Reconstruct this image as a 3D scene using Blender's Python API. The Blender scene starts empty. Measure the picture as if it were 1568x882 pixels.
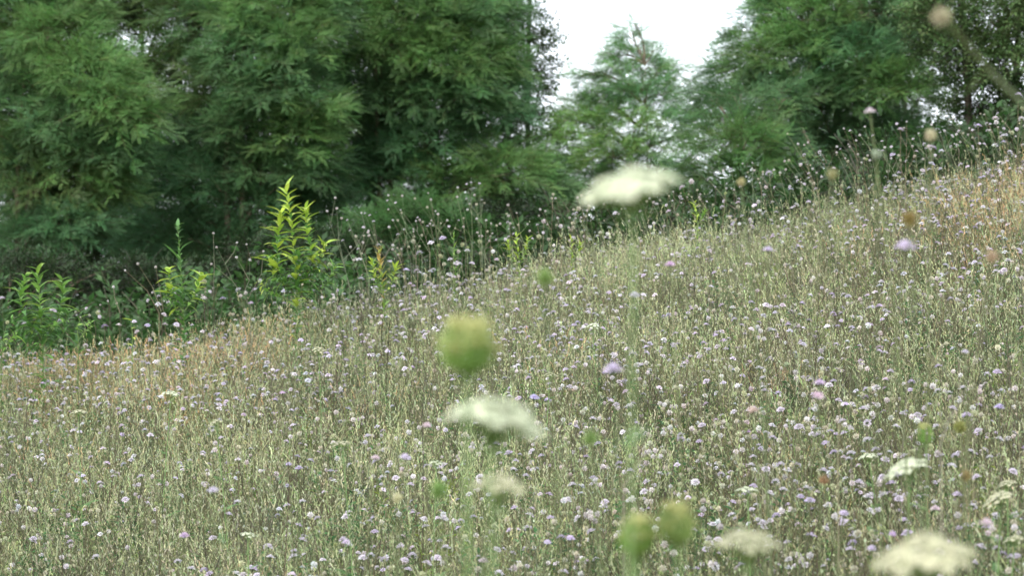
import bpy, math, random
import numpy as np
from mathutils import Vector, Matrix, Euler

random.seed(7)
rng = np.random.default_rng(7)
S = bpy.context.scene
COL = S.collection
R = math.radians

# ------------------------------------------------------------------ camera
ZC = 1.2
PITCH = R(3.0)
FPX = 80.0 / 36.0 * 1568.0
cam_d = bpy.data.cameras.new('camera')
cam = bpy.data.objects.new('camera', cam_d)
COL.objects.link(cam)
cam.location = (0, 0, ZC)
cam.rotation_euler = (R(90) + PITCH, 0, 0)
cam_d.sensor_width = 36.0
cam_d.lens = 80.0
cam_d.clip_start = 0.05
cam_d.clip_end = 6000
cam_d.dof.use_dof = True
cam_d.dof.focus_distance = 9.5
cam_d.dof.aperture_fstop = 5.2
S.camera = cam

# ------------------------------------------------------------------ sky, sun, exposure
SUN_EL, SUN_AZ = R(38), R(200)          # azimuth clockwise from +Y; high sun behind thin cloud, over the left shoulder
w = bpy.data.worlds.new('World')
S.world = w
w.use_nodes = True
nt = w.node_tree
nt.nodes.clear()
out = nt.nodes.new('ShaderNodeOutputWorld')
bg = nt.nodes.new('ShaderNodeBackground')
sky = nt.nodes.new('ShaderNodeTexSky')
sky.sky_type = 'NISHITA'
sky.sun_disc = False
sky.sun_elevation = SUN_EL
sky.sun_rotation = SUN_AZ
sky.dust_density = 3.0
sky.air_density = 1.2
mix = nt.nodes.new('ShaderNodeMix')
mix.data_type = 'RGBA'
mix.inputs[0].default_value = 0.72       # a high, even cloud layer
nt.links.new(sky.outputs[0], mix.inputs[6])
mix.inputs[7].default_value = (9.6, 10.0, 10.7, 1)
nt.links.new(mix.outputs[2], bg.inputs[0])
bg.inputs[1].default_value = 0.11
nt.links.new(bg.outputs[0], out.inputs[0])

sd = bpy.data.lights.new('sun', 'SUN')
sd.energy = 1.5
sd.angle = R(14)
sd.color = (1.0, 0.965, 0.90)
so = bpy.data.objects.new('sun', sd)
COL.objects.link(so)
so.rotation_euler = Vector((math.sin(SUN_AZ) * math.cos(SUN_EL), math.cos(SUN_AZ) * math.cos(SUN_EL), math.sin(SUN_EL))).to_track_quat('Z', 'Y').to_euler()

vs = S.view_settings
vs.view_transform = 'Standard'
vs.look = 'None'
vs.gamma = 1.0
vs.exposure = 1.2
S.render.engine = 'CYCLES'
cy = S.cycles
cy.max_bounces = 7
cy.diffuse_bounces = 4
cy.transmission_bounces = 5
cy.glossy_bounces = 2
cy.use_denoising = True
cy.caustics_reflective = False
cy.caustics_refractive = False

# ------------------------------------------------------------------ geometry helpers
FWD = Vector((0, math.cos(PITCH), math.sin(PITCH)))
UP = Vector((0, -math.sin(PITCH), math.cos(PITCH)))
CAM = Vector((0, 0, ZC))


def at(px, py, depth):
    """point of the place seen at a given spot of the photograph, DEPTH metres away"""
    u = (px - 784) / FPX
    v = (441 - py) / FPX
    return CAM + depth * (FWD + u * Vector((1, 0, 0)) + v * UP)


def proj(p):
    d = Vector(p) - CAM
    z = d.dot(FWD)
    return 784 + FPX * d.x / z, 441 - FPX * d.dot(UP) / z, z


# sloping meadow, fitted to the foot of the frame and to the ridge line
CAN = 0.46                                # usual height of the flower canopy
P1, P2 = at(784, 892, 6.5), at(784, 395, 15)
PL, PR = at(0, 530, 15), at(1568, 232, 15)
SY = (P2.z - P1.z) / (P2.y - P1.y)
SX = (PR.z - PL.z) / (PR.x - PL.x)
C0 = P1.z - SY * P1.y - CAN


def ridge(x):
    return 15.0 + 0.35 * np.sin(x * 1.3 + 0.6) + 0.18 * np.sin(x * 3.1)


def ground(x, y):
    x = np.asarray(x, float)
    y = np.asarray(y, float)
    xs = 14 * np.tanh(x / 14)
    plane = C0 + SY * y + SX * xs + .0125 * np.clip(xs, 0, 5) ** 2
    over = y - ridge(x)
    k = 0.5
    fall = 0.235 * k * np.logaddexp(0, over / k)
    plane = plane - fall
    plane = np.where(y > 20, np.maximum(plane, -18 + 0 * plane), plane)
    near = 0.0 - 0.05 * y + 0.12 * xs
    near = np.where(y > 9, -50, near)
    q = 0.12
    m = np.maximum(plane, near)
    h = m + q * np.log1p(np.exp(-np.abs(plane - near) / q)) * 0.6
    h = h + 0.025 * np.sin(x * 1.9 + y * 0.7) * np.sin(y * 1.3 - x * 0.4)
    return h


def G(x, y):
    return float(ground(x, y))


class MB:
    """collects vertices, faces and a colour per vertex"""

    def __init__(self):
        self.v, self.f, self.c = [], [], []

    def add(self, vs_, fs_, col):
        n = len(self.v)
        self.v += [tuple(p) for p in vs_]
        self.f += [tuple(i + n for i in f) for f in fs_]
        if isinstance(col, list):
            self.c += col
        else:
            self.c += [col] * len(vs_)

    def tube(self, pts, rads, col, sides=4):
        pts = [Vector(p) for p in pts]
        vs_, fs_ = [], []
        for i, p in enumerate(pts):
            a = pts[max(i - 1, 0)]
            b = pts[min(i + 1, len(pts) - 1)]
            t = (b - a)
            t = t.normalized() if t.length > 1e-9 else Vector((0, 0, 1))
            ref = Vector((1, 0, 0)) if abs(t.x) < 0.8 else Vector((0, 1, 0))
            n1 = t.cross(ref).normalized()
            n2 = t.cross(n1)
            r = rads[i] if hasattr(rads, '__len__') else rads
            for k in range(sides):
                an = 2 * math.pi * k / sides
                vs_.append(p + r * (math.cos(an) * n1 + math.sin(an) * n2))
        for i in range(len(pts) - 1):
            for k in range(sides):
                k2 = (k + 1) % sides
                fs_.append((i * sides + k, i * sides + k2, (i + 1) * sides + k2, (i + 1) * sides + k))
        fs_.append(tuple((len(pts) - 1) * sides + k for k in range(sides)))
        self.add(vs_, fs_, col)

    def leaf(self, base, d, side, length, width, col, fold=0.15, droop=0.0, seg=2):
        """a small leaf: pointed oval with a folded midrib"""
        base, d, side = Vector(base), Vector(d).normalized(), Vector(side).normalized()
        nrm = d.cross(side).normalized()
        if nrm.z < 0:
            nrm = -nrm
        m = base + d * length * 0.45 - nrm * droop * length * 0.2
        tip = base + d * length - nrm * droop * length
        a = m + side * width * 0.5 + nrm * fold * width
        b = m - side * width * 0.5 + nrm * fold * width
        if seg == 1:
            self.add([base, a, tip, b], [(0, 1, 2, 3)], col)
        else:
            self.add([base, a, tip, b, m], [(0, 1, 4), (1, 2, 4), (2, 3, 4), (3, 0, 4)], col)

    def blade(self, base, d0, bend, length, width, col, col2=None, n=3):
        """grass blade curving towards BEND"""
        base = Vector(base)
        p, d = Vector(base), Vector(d0).normalized()
        side = d.cross(Vector((bend.x, bend.y, 0.01))).normalized()
        vs_, fs_, cs = [], [], []
        col2 = col2 or col
        for i in range(n + 1):
            t = i / n
            wd = width * (1 - t) ** 0.6 * 0.5 if i else width * 0.4
            cc = tuple(col[j] * (1 - t) + col2[j] * t for j in range(3))
            if i == n:
                vs_.append(p.copy())
                cs.append(cc)
            else:
                vs_ += [p - side * wd, p + side * wd]
                cs += [cc, cc]
            p = p + d * length / n
            d = (d + bend * (1.6 / n)).normalized()
        for i in range(n - 1):
            fs_.append((2 * i, 2 * i + 1, 2 * i + 3, 2 * i + 2))
        fs_.append((2 * n - 2, 2 * n - 1, 2 * n))
        self.add(vs_, fs_, cs)
        return p

    def mesh(self, name, mat, smooth=False):
        me = bpy.data.meshes.new(name)
        me.from_pydata(self.v, [], self.f)
        at_ = me.color_attributes.new('col', 'FLOAT_COLOR', 'POINT')
        c = np.ones((len(self.v), 4), np.float32)
        c[:, :3] = np.array(self.c, np.float32).reshape(-1, 3)
        at_.data.foreach_set('color', c.ravel())
        me.materials.append(mat)
        if smooth:
            me.polygons.foreach_set('use_smooth', [True] * len(me.polygons))
        me.update()
        return me


def obj(name, me, parent=None, link=True):
    o = bpy.data.objects.new(name, me)
    if link:
        COL.objects.link(o)
    if parent:
        o.parent = parent
    return o


def tag(o, label=None, cat=None, group=None, kind=None):
    if label:
        o['label'] = label
    if cat:
        o['category'] = cat
    if group:
        o['group'] = group
    if kind:
        o['kind'] = kind
    return o


def empty(name, loc, label, cat, group=None):
    o = bpy.data.objects.new(name, None)
    COL.objects.link(o)
    o.location = loc
    o.empty_display_size = 0.1
    return tag(o, label, cat, group)


# ------------------------------------------------------------------ materials
def plant_mat(name, transl=0.3, rough=0.55, spec=0.25, nscale=6.0, namp=0.35, patch=None, instanced=True, bump=0.0):
    m = bpy.data.materials.new(name)
    m.use_nodes = True
    t = m.node_tree
    t.nodes.clear()
    N, L = t.nodes.new, t.links.new
    o = N('ShaderNodeOutputMaterial')
    a = N('ShaderNodeAttribute')
    a.attribute_name = 'col'
    colour = a.outputs['Color']
    ge = N('ShaderNodeNewGeometry')
    no = N('ShaderNodeTexNoise')
    no.inputs['Scale'].default_value = nscale
    no.inputs['Detail'].default_value = 2
    L(ge.outputs['Position'], no.inputs['Vector'])
    mr = N('ShaderNodeMapRange')
    mr.inputs[1].default_value = 0.3
    mr.inputs[2].default_value = 0.7
    mr.inputs[3].default_value = 1 - namp
    mr.inputs[4].default_value = 1 + namp
    L(no.outputs['Fac'], mr.inputs[0])
    if instanced:
        ti = N('ShaderNodeAttribute')
        ti.attribute_type = 'INSTANCER'
        ti.attribute_name = 'tint'
        mu0 = N('ShaderNodeMix')
        mu0.data_type = 'RGBA'
        mu0.blend_type = 'MULTIPLY'
        mu0.inputs[0].default_value = 1
        L(colour, mu0.inputs[6])
        L(ti.outputs['Color'], mu0.inputs[7])
        colour = mu0.outputs[2]
    if patch:
        no2 = N('ShaderNodeTexNoise')
        no2.inputs['Scale'].default_value = patch[1]
        L(ge.outputs['Position'], no2.inputs['Vector'])
        mr2 = N('ShaderNodeMapRange')
        mr2.inputs[1].default_value = 0.5
        mr2.inputs[2].default_value = 0.68
        mr2.inputs[3].default_value = 0
        mr2.inputs[4].default_value = patch[2]
        L(no2.outputs['Fac'], mr2.inputs[0])
        mp = N('ShaderNodeMix')
        mp.data_type = 'RGBA'
        L(mr2.outputs[0], mp.inputs[0])
        L(colour, mp.inputs[6])
        mp.inputs[7].default_value = (*patch[0], 1)
        colour = mp.outputs[2]
    mu = N('ShaderNodeVectorMath')
    mu.operation = 'SCALE'
    L(colour, mu.inputs[0])
    L(mr.outputs[0], mu.inputs['Scale'])
    p = N('ShaderNodeBsdfPrincipled')
    p.inputs['Roughness'].default_value = rough
    p.inputs['Specular IOR Level'].default_value = spec
    L(mu.outputs[0], p.inputs['Base Color'])
    if bump:
        bt = N('ShaderNodeBump')
        bt.inputs['Strength'].default_value = bump
        nb = N('ShaderNodeTexNoise')
        nb.inputs['Scale'].default_value = nscale * 5
        L(ge.outputs['Position'], nb.inputs['Vector'])
        L(nb.outputs['Fac'], bt.inputs['Height'])
        L(bt.outputs[0], p.inputs['Normal'])
    last = p.outputs[0]
    if transl > 0:
        tr = N('ShaderNodeBsdfTranslucent')
        L(mu.outputs[0], tr.inputs['Color'])
        ms = N('ShaderNodeMixShader')
        ms.inputs[0].default_value = transl
        L(p.outputs[0], ms.inputs[1])
        L(tr.outputs[0], ms.inputs[2])
        last = ms.outputs[0]
    L(last, o.inputs['Surface'])
    return m


M_LEAF = plant_mat('tree_leaf', 0.38, 0.5, 0.35, 1.6, 0.25)
M_BARK = plant_mat('bark', 0, 0.85, 0.15, 14, 0.45, instanced=False, bump=0.6)
M_GRASS = plant_mat('meadow_grass', 0.5, 0.6, 0.25, 3.0, 0.25)
M_FLOWER = plant_mat('flower_petal', 0.3, 0.7, 0.1, 40, 0.12)
M_HERB = plant_mat('herb_leaf', 0.35, 0.5, 0.3, 12, 0.22, instanced=False)
M_PETAL = plant_mat('petal', 0.45, 0.7, 0.1, 60, 0.12, instanced=False)
M_SOIL = plant_mat('soil', 0, 0.95, 0.05, 4, 0.4, instanced=False, bump=0.5)

# ------------------------------------------------------------------ ground sheet
xs = np.concatenate([-np.geomspace(1500, 9, 22), np.linspace(-8, 8, 81), np.geomspace(9, 1500, 22)])
ys = np.concatenate([[-400, -100, -30, -10, -4], np.linspace(-2, 24, 120), np.geomspace(25, 3000, 40)])
X, Y = np.meshgrid(xs, ys)
Z = ground(X, Y)
nx, ny = len(xs), len(ys)
vv = np.stack([X.ravel(), Y.ravel(), Z.ravel()], 1)
idx = np.arange(nx * ny).reshape(ny, nx)
ff = np.stack([idx[:-1, :-1].ravel(), idx[:-1, 1:].ravel(), idx[1:, 1:].ravel(), idx[1:, :-1].ravel()], 1)
mb = MB()
mb.v = vv.tolist()
mb.f = ff.tolist()
mb.c = [(0.19, 0.185, 0.11)] * len(mb.v)
go = obj('ground', mb.mesh('ground', M_SOIL, True))
tag(go, 'sloping meadow ground under the grass, rising to the right', kind='structure')


# ------------------------------------------------------------------ scattering: one object, its copies made by geometry nodes
def scatter(name, variants, pts, rots, scales, idxs, tints, parent=None):
    me = bpy.data.meshes.new(name)
    n = len(pts)
    me.vertices.add(n)
    me.vertices.foreach_set('co', np.asarray(pts, np.float32).ravel())
    a = me.attributes.new('rot', 'FLOAT_VECTOR', 'POINT')
    a.data.foreach_set('vector', np.asarray(rots, np.float32).ravel())
    a = me.attributes.new('scl', 'FLOAT', 'POINT')
    a.data.foreach_set('value', np.asarray(scales, np.float32).ravel())
    a = me.attributes.new('idx', 'INT', 'POINT')
    a.data.foreach_set('value', np.asarray(idxs, np.int32).ravel())
    a = me.attributes.new('tint', 'FLOAT_COLOR', 'POINT')
    t4 = np.ones((n, 4), np.float32)
    t4[:, :3] = tints
    a.data.foreach_set('color', t4.ravel())
    me.materials.append(variants[0].data.materials[0])
    o = obj(name, me, parent)
    g = bpy.data.node_groups.new(name, 'GeometryNodeTree')
    g.interface.new_socket('Geometry', in_out='INPUT', socket_type='NodeSocketGeometry')
    g.interface.new_socket('Geometry', in_out='OUTPUT', socket_type='NodeSocketGeometry')
    N, L = g.nodes.new, g.links.new
    gi, gout, jn = N('NodeGroupInput'), N('NodeGroupOutput'), N('GeometryNodeJoinGeometry')

    def attr(nm, ty):
        q = N('GeometryNodeInputNamedAttribute')
        q.data_type = ty
        q.inputs['Name'].default_value = nm
        return q.outputs['Attribute']
    ar, asc, ai = attr('rot', 'FLOAT_VECTOR'), attr('scl', 'FLOAT'), attr('idx', 'INT')
    er = N('FunctionNodeEulerToRotation')
    L(ar, er.inputs[0])
    for k, src in enumerate(variants):
        oi = N('GeometryNodeObjectInfo')
        oi.inputs['Object'].default_value = src
        oi.inputs['As Instance'].default_value = False
        gti = N('GeometryNodeGeometryToInstance')
        L(oi.outputs['Geometry'], gti.inputs[0])
        cmp_ = N('FunctionNodeCompare')
        cmp_.data_type = 'INT'
        cmp_.operation = 'EQUAL'
        L(ai, cmp_.inputs[2])
        cmp_.inputs[3].default_value = k
        iop = N('GeometryNodeInstanceOnPoints')
        L(gi.outputs[0], iop.inputs['Points'])
        L(gti.outputs[0], iop.inputs['Instance'])
        L(cmp_.outputs[0], iop.inputs['Selection'])
        L(er.outputs[0], iop.inputs['Rotation'])
        L(asc, iop.inputs['Scale'])
        L(iop.outputs[0], jn.inputs[0])
    L(jn.outputs[0], gout.inputs[0])
    md = o.modifiers.new('copies', 'NODES')
    md.node_group = g
    return o


def var(name, mbs, mat, smooth=False):
    return [obj(name, m_.mesh(name, mat, smooth), link=False) for m_ in mbs]


def jit(c, a=0.15, r=random):
    k = 1 + r.uniform(-a, a)
    return tuple(max(0.0, x * k * (1 + r.uniform(-a * 0.4, a * 0.4))) for x in c)


# ------------------------------------------------------------------ tree foliage building blocks
def robinia_spray(seed):
    r = random.Random(seed)
    m = MB()
    L_ = 0.42
    tw = [Vector((t * L_, 0.03 * math.sin(3 * t + seed), 0.03 * t - 0.10 * t * t)) for t in (0, .25, .5, .75, 1)]
    m.tube(tw, [0.005, 0.004, 0.0035, 0.003, 0.002], (0.09, 0.075, 0.04), 3)
    for i in range(9):
        t = (i + 0.6) / 9
        b = Vector((t * L_, 0.03 * math.sin(3 * t + seed), 0.03 * t - 0.10 * t * t))
        s = 1 if i % 2 else -1
        an = r.uniform(0.55, 1.05) * s if i < 8 else r.uniform(-.25, .25)
        d = Vector((math.cos(an), math.sin(an), r.uniform(-0.1, 0.35))).normalized()
        ll = r.uniform(0.15, 0.23)
        droop = r.uniform(0.2, 0.75)
        n = 7
        base_c = jit((0.108, 0.224, 0.088), 0.2, r)
        for k in range(n + 1):
            q = (k + 0.7) / (n + 0.7)
            p = b + d * ll * q - Vector((0, 0, 1)) * droop * ll * q * q * 0.5
            dd = (d - Vector((0, 0, 1)) * droop * q).normalized()
            sd_ = dd.cross(Vector((0, 0, 1))).normalized()
            wl = 0.037 * (1 - 0.35 * abs(q - 0.5)) * r.uniform(.85, 1.1)
            c = jit(base_c, 0.1, r)
            if k == n:
                m.leaf(p, dd, sd_, wl, wl * .48, c, 0.1, 0.1, 1)
            else:
                for ss in (1, -1):
                    ld = (sd_ * ss * 0.9 + dd * 0.35 - Vector((0, 0, 1)) * r.uniform(0.0, 0.45)).normalized()
                    m.leaf(p, ld, dd, wl, wl * .5, c, 0.1, 0.1, 1)
    return m


def broad_spray(seed, ln=0.3, n=15, lw=0.036, ll=0.062, base=(0.105, 0.17, 0.07)):
    r = random.Random(seed)
    m = MB()
    m.tube([(0, 0, 0), (ln * .5, 0, 0.02), (ln, 0.02, 0.02)], [0.005, 0.0035, 0.002], (0.08, 0.065, 0.045), 3)
    for i in range(n):
        t = (i + 1) / n
        b = Vector((t * ln, 0, 0.02 * math.sin(t * 3)))
        an = r.uniform(0.4, 1.3) * (1 if i % 2 else -1)
        d = Vector((math.cos(an), math.sin(an), r.uniform(-.5, .6))).normalized()
        b = b + d * r.uniform(0.005, 0.05)
        sd_ = d.cross(Vector((r.uniform(-.4, .4), r.uniform(-.4, .4), 1))).normalized()
        k = r.uniform(.7, 1.2)
        m.leaf(b, d, sd_, ll * k, lw * k, jit(base, 0.25, r), 0.12, r.uniform(0, .4), 2)
    return m


V_ROB = var('robinia_spray', [robinia_spray(s) for s in range(5)], M_LEAF)
V_OAK = var('oak_spray', [broad_spray(50 + s) for s in range(4)], M_LEAF)
V_SHRUB = var('shrub_spray', [broad_spray(70 + s, 0.24, 15, 0.028, 0.055, (0.065, 0.115, 0.042)) for s in range(3)], M_LEAF)


def limb_path(a, b, r, sag=0.12, n=6):
    a, b = Vector(a), Vector(b)
    ln = (b - a).length
    w1 = Vector((r.uniform(-1, 1), r.uniform(-1, 1), r.uniform(-.3, 1))) * ln * sag
    pts = []
    for i in range(n + 1):
        t = i / n
        # start steep, then arch outwards
        p = a.lerp(b, t) + Vector((0, 0, 1)) * ln * 0.10 * math.sin(math.pi * t) + w1 * math.sin(math.pi * t) * 0.6
        p += Vector((r.uniform(-1, 1), r.uniform(-1, 1), r.uniform(-1, 1))) * ln * 0.012
        pts.append(p)
    return pts


def make_tree(name, label, cat, base, height, pads, kind, dens=1.0, stems=1, trunk_r=0.05, tint=(1, 1, 1), group=None, seed=0,
              bark=(0.14, 0.12, 0.085), lean=0.0, twigs=2, leaf=1.0):
    """pads: (centre, radius, tint) clumps of foliage, each carried by a limb"""
    r = random.Random(seed + 11)
    rg = np.random.default_rng(seed + 5)
    root = empty(name, base, label, cat, group)
    base = Vector(base)
    trunks = []
    for s in range(stems):
        m = MB()
        a = Vector((r.uniform(-.25, .25) * (stems > 1), r.uniform(-.25, .25) * (stems > 1), -0.15))
        top = Vector((lean + r.uniform(-.5, .5) * (0.4 + stems * 0.3), r.uniform(-.4, .4), height * r.uniform(.8, .95)))
        pts = []
        for i in range(13):
            t = i / 12
            p = a.lerp(top, t) + Vector((math.sin(t * 5 + s + seed), math.cos(t * 4 + seed + 2 * s), 0)) * 0.05 * height * 0.2 * math.sin(math.pi * t)
            pts.append(p)
        tr = trunk_r * r.uniform(.75, 1.1)
        m.tube(pts, [tr * (1.25 if i == 0 else 1) * (1 - 0.85 * i / 12) for i in range(13)], jit(bark, 0.1, r), 8)
        obj('trunk', m.mesh('trunk', M_BARK, True), root)
        trunks.append((pts, tr))
    vs_ = {'robinia': V_ROB, 'oak': V_OAK, 'shrub': V_SHRUB}[kind]
    P, RO, SC, IX, TI = [], [], [], [], []
    for c, rad, tn in pads:
        c = Vector(c) - base
        rx, rz = rad
        pts, tr = min(trunks, key=lambda q: min((p - c).length for p in q[0]))
        below = [p for p in pts if p.z < c.z - 0.25 * rx] or [pts[0]]
        st = min(below, key=lambda p: (p - c).length * 0.6 + abs(p.z - (c.z - 0.9 * rx)))
        m = MB()
        path = limb_path(st, c, r)
        ln = (c - st).length
        r0 = min(tr * 0.6, 0.012 + 0.011 * ln)
        m.tube(path, [r0 * (1 - 0.8 * i / 6) for i in range(7)], jit(bark, 0.12, r), 5)
        for q in range(twigs + 2):
            e = c + Vector((r.uniform(-1, 1) * rx * .8, r.uniform(-1, 1) * rx * .8, r.uniform(-.4, .8) * rz))
            pp = limb_path(path[r.choice((3, 4, 5))], e, r, 0.15, 3)
            m.tube(pp, [0.008, 0.006, 0.004, 0.002], jit(bark, 0.12, r), 3)
        obj('limb', m.mesh('limb', M_BARK, True), root)
        n = int(dens * (730 if kind == 'robinia' else 640) * rx * (rx + rz))
        n = max(n, 8)
        # points in a flattened clump, more towards its skin and its top
        d = rg.normal(size=(n, 3))
        d /= np.linalg.norm(d, axis=1)[:, None]
        d[:, 2] = np.where(d[:, 2] < -0.6, -d[:, 2] * 0.6, d[:, 2])
        rr = rg.uniform(0.25, 1, n) ** 0.45
        lump = 1 + 0.22 * np.sin(d[:, 0] * 5 + seed) * np.cos(d[:, 1] * 4 + c.x * 3)
        p = d * (rr * lump)[:, None] * np.array([rx, rx, rz])
        pw = np.array(c)[None] + p
        outw = p / np.array([rx, rx, rz]) * np.array([1, 1, .6])
        lim = np.array((c - st).normalized()) * 0.45
        dr = outw + lim[None] + rg.normal(size=(n, 3)) * 0.32
        yaw = np.arctan2(dr[:, 1], dr[:, 0])
        el = np.clip(np.arctan2(dr[:, 2], np.hypot(dr[:, 0], dr[:, 1])) - 0.22, -.9, .9) * 0.85
        roll = rg.normal(size=n) * 0.75
        P.append(pw)
        RO.append(np.stack([roll, -el, yaw], 1))
        SC.append(rg.uniform(.38, .72, n) * leaf * (1 if kind == 'robinia' else 1.15))
        IX.append(rg.integers(0, len(vs_), n))
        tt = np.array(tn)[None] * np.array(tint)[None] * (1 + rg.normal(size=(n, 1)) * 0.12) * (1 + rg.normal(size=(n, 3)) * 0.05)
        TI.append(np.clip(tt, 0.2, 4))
    o = scatter('crown', vs_, np.concatenate(P), np.concatenate(RO), np.concatenate(SC), np.concatenate(IX), np.concatenate(TI), root)
    o['kind'] = 'stuff'
    return root, sum(len(q) for q in P)


# foliage colours of species and shoots; dark also paints inner shade, fresh lit upper sides
FRESH_LIT, MID, BLUE, BRN, DARK_SHADE = (1.2, 1.15, .9), (1, 1, 1), (0.9, 1.0, 1.08), (1.12, 0.95, 0.8), (.74, .78, .8)


def pads_from(spec, depth, seed, above=0, xr=(0, 0), toppy=-60):
    """spec: (px, py, radius px, depth offset, tint)"""
    r = random.Random(seed)
    res = []
    for px, py, rp, dd, tn in spec:
        D = depth + dd
        rx = rp / FPX * D
        res.append((at(px, py, D), (rx, rx * r.uniform(.62, .85)), tn))
    for i in range(int(above * .8)):
        px = r.uniform(*xr)
        py = toppy - abs(r.gauss(0, 1)) * 130
        D = depth + r.uniform(.2, 2.6)
        rx = r.uniform(.5, .85)
        res.append((at(px, py, D), (rx, rx * .6), r.choice((MID, FRESH_LIT, MID, BLUE))))
    return res


def tbase(px, D):
    p = at(px, 441, D)
    return Vector((p.x, p.y, G(p.x, p.y)))


NS = 0
TREES = []


def robinia(label, px, D, spec, above, xr, seed, height, stems=2, dens=1.0, name='robinia_tree', lean=0, tint=(1, 1, 1), kind='robinia', cat='tree', tr=0.055, group=None, bark=(0.14, 0.12, 0.085), twigs=2, leaf=1.0):
    global NS
    b = tbase(px, D)
    root, n = make_tree(name, label, cat, b, height, pads_from(spec, D, seed, above, xr), kind, dens, stems, tr, tint, group, seed, lean=lean, bark=bark, twigs=twigs, leaf=leaf)
    NS += n
    TREES.append(root)


F, M, B, N_, K = FRESH_LIT, MID, BLUE, BRN, DARK_SHADE
# left tree, reaching into the picture from the left edge
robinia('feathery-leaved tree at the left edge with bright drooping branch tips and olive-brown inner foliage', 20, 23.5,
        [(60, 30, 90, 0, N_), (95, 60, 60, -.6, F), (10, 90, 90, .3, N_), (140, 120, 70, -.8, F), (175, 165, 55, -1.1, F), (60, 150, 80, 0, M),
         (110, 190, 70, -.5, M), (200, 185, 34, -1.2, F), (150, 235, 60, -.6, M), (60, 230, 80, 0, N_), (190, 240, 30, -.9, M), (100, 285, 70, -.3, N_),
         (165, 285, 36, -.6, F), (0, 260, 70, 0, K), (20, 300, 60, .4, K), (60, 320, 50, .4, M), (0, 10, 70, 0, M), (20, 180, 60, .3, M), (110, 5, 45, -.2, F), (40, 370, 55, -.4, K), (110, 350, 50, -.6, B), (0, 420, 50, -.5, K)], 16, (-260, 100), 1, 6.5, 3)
# second robinia
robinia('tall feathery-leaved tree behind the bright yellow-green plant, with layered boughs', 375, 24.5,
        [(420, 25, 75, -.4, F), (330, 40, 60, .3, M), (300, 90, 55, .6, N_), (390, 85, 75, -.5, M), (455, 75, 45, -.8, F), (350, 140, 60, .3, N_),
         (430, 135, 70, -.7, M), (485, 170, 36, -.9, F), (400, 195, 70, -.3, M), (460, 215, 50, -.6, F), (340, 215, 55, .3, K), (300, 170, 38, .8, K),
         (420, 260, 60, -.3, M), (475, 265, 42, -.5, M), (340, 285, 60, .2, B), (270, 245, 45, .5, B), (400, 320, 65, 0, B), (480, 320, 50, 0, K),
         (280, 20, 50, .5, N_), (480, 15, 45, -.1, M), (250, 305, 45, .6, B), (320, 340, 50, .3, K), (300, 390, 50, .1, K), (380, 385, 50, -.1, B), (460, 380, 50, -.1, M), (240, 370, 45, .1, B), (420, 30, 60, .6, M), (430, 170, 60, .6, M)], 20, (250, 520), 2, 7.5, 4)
# third robinia
robinia('broad feathery-leaved tree left of the white sky gap, its leaves hanging in soft layers', 620, 25.5,
        [(560, 30, 60, .2, M), (640, 25, 75, -.3, F), (720, 30, 65, -.2, M), (760, 20, 36, 0, M), (580, 90, 60, 0, M), (600, 70, 50, -.5, F), (670, 95, 60, -.5, F), (740, 95, 55, -.2, F),
         (540, 150, 48, .4, B), (620, 150, 55, -.2, M), (700, 150, 60, -.4, M), (760, 170, 45, 0, B), (565, 205, 50, .3, M), (650, 215, 55, -.2, B),
         (730, 225, 50, 0, M), (520, 240, 42, .4, B), (610, 275, 55, 0, B), (700, 285, 55, -.2, F), (780, 265, 55, -.5, F), (820, 295, 40, -.3, M),
         (540, 320, 50, .4, K), (640, 335, 55, .3, B), (740, 330, 50, .2, K), (520, 20, 40, .6, K), (515, 90, 34, .6, M), (580, 380, 45, .2, K), (820, 330, 36, -.2, M), (560, 270, 45, .3, B), (600, 230, 50, .5, M), (700, 60, 60, .6, M), (760, 130, 45, .5, M), (660, 160, 60, .5, M)], 22, (500, 690), 3, 7.8, 4)
# small crown against the sky; raised tint paints in light shining through it
robinia('slender pale green sapling standing alone against the white sky gap', 955, 26.0,
        [(969, 34, 8, 0, B), (969, 48, 14, 0, B), (940, 85, 14, .1, M), (1000, 78, 12, .1, M), (968, 66, 22, 0, B), (960, 92, 30, 0, M), (985, 100, 26, .2, B), (945, 128, 34, 0, M), (1000, 118, 28, .2, M), (1022, 108, 20, .3, M), (975, 150, 40, -.2, B), (1030, 150, 24, .2, B),
         (905, 122, 18, .1, M), (920, 160, 32, .1, M), (885, 118, 12, .1, B), (885, 165, 20, 0, M), (900, 195, 40, -.2, F), (960, 200, 46, -.3, F), (1015, 190, 30, 0, B),
         (870, 215, 34, 0, F), (930, 240, 46, -.3, F), (995, 235, 36, -.1, M), (880, 265, 42, 0, M), (950, 285, 45, 0, M), (1010, 262, 20, 0, B), (900, 310, 42, .1, B), (970, 325, 44, .2, M), (1035, 215, 26, .1, M), (1020, 300, 34, .1, M), (1040, 270, 26, .2, B), (860, 250, 34, .1, M), (855, 300, 40, .1, M), (960, 250, 40, 0, M), (1000, 155, 34, 0, M), (935, 165, 34, 0, B)],
        0, (0, 0), 4, 3.9, 2, 1.0, leaf=.8, name='robinia_sapling', tint=(1.75, 1.6, 1.6), tr=0.03)
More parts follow.
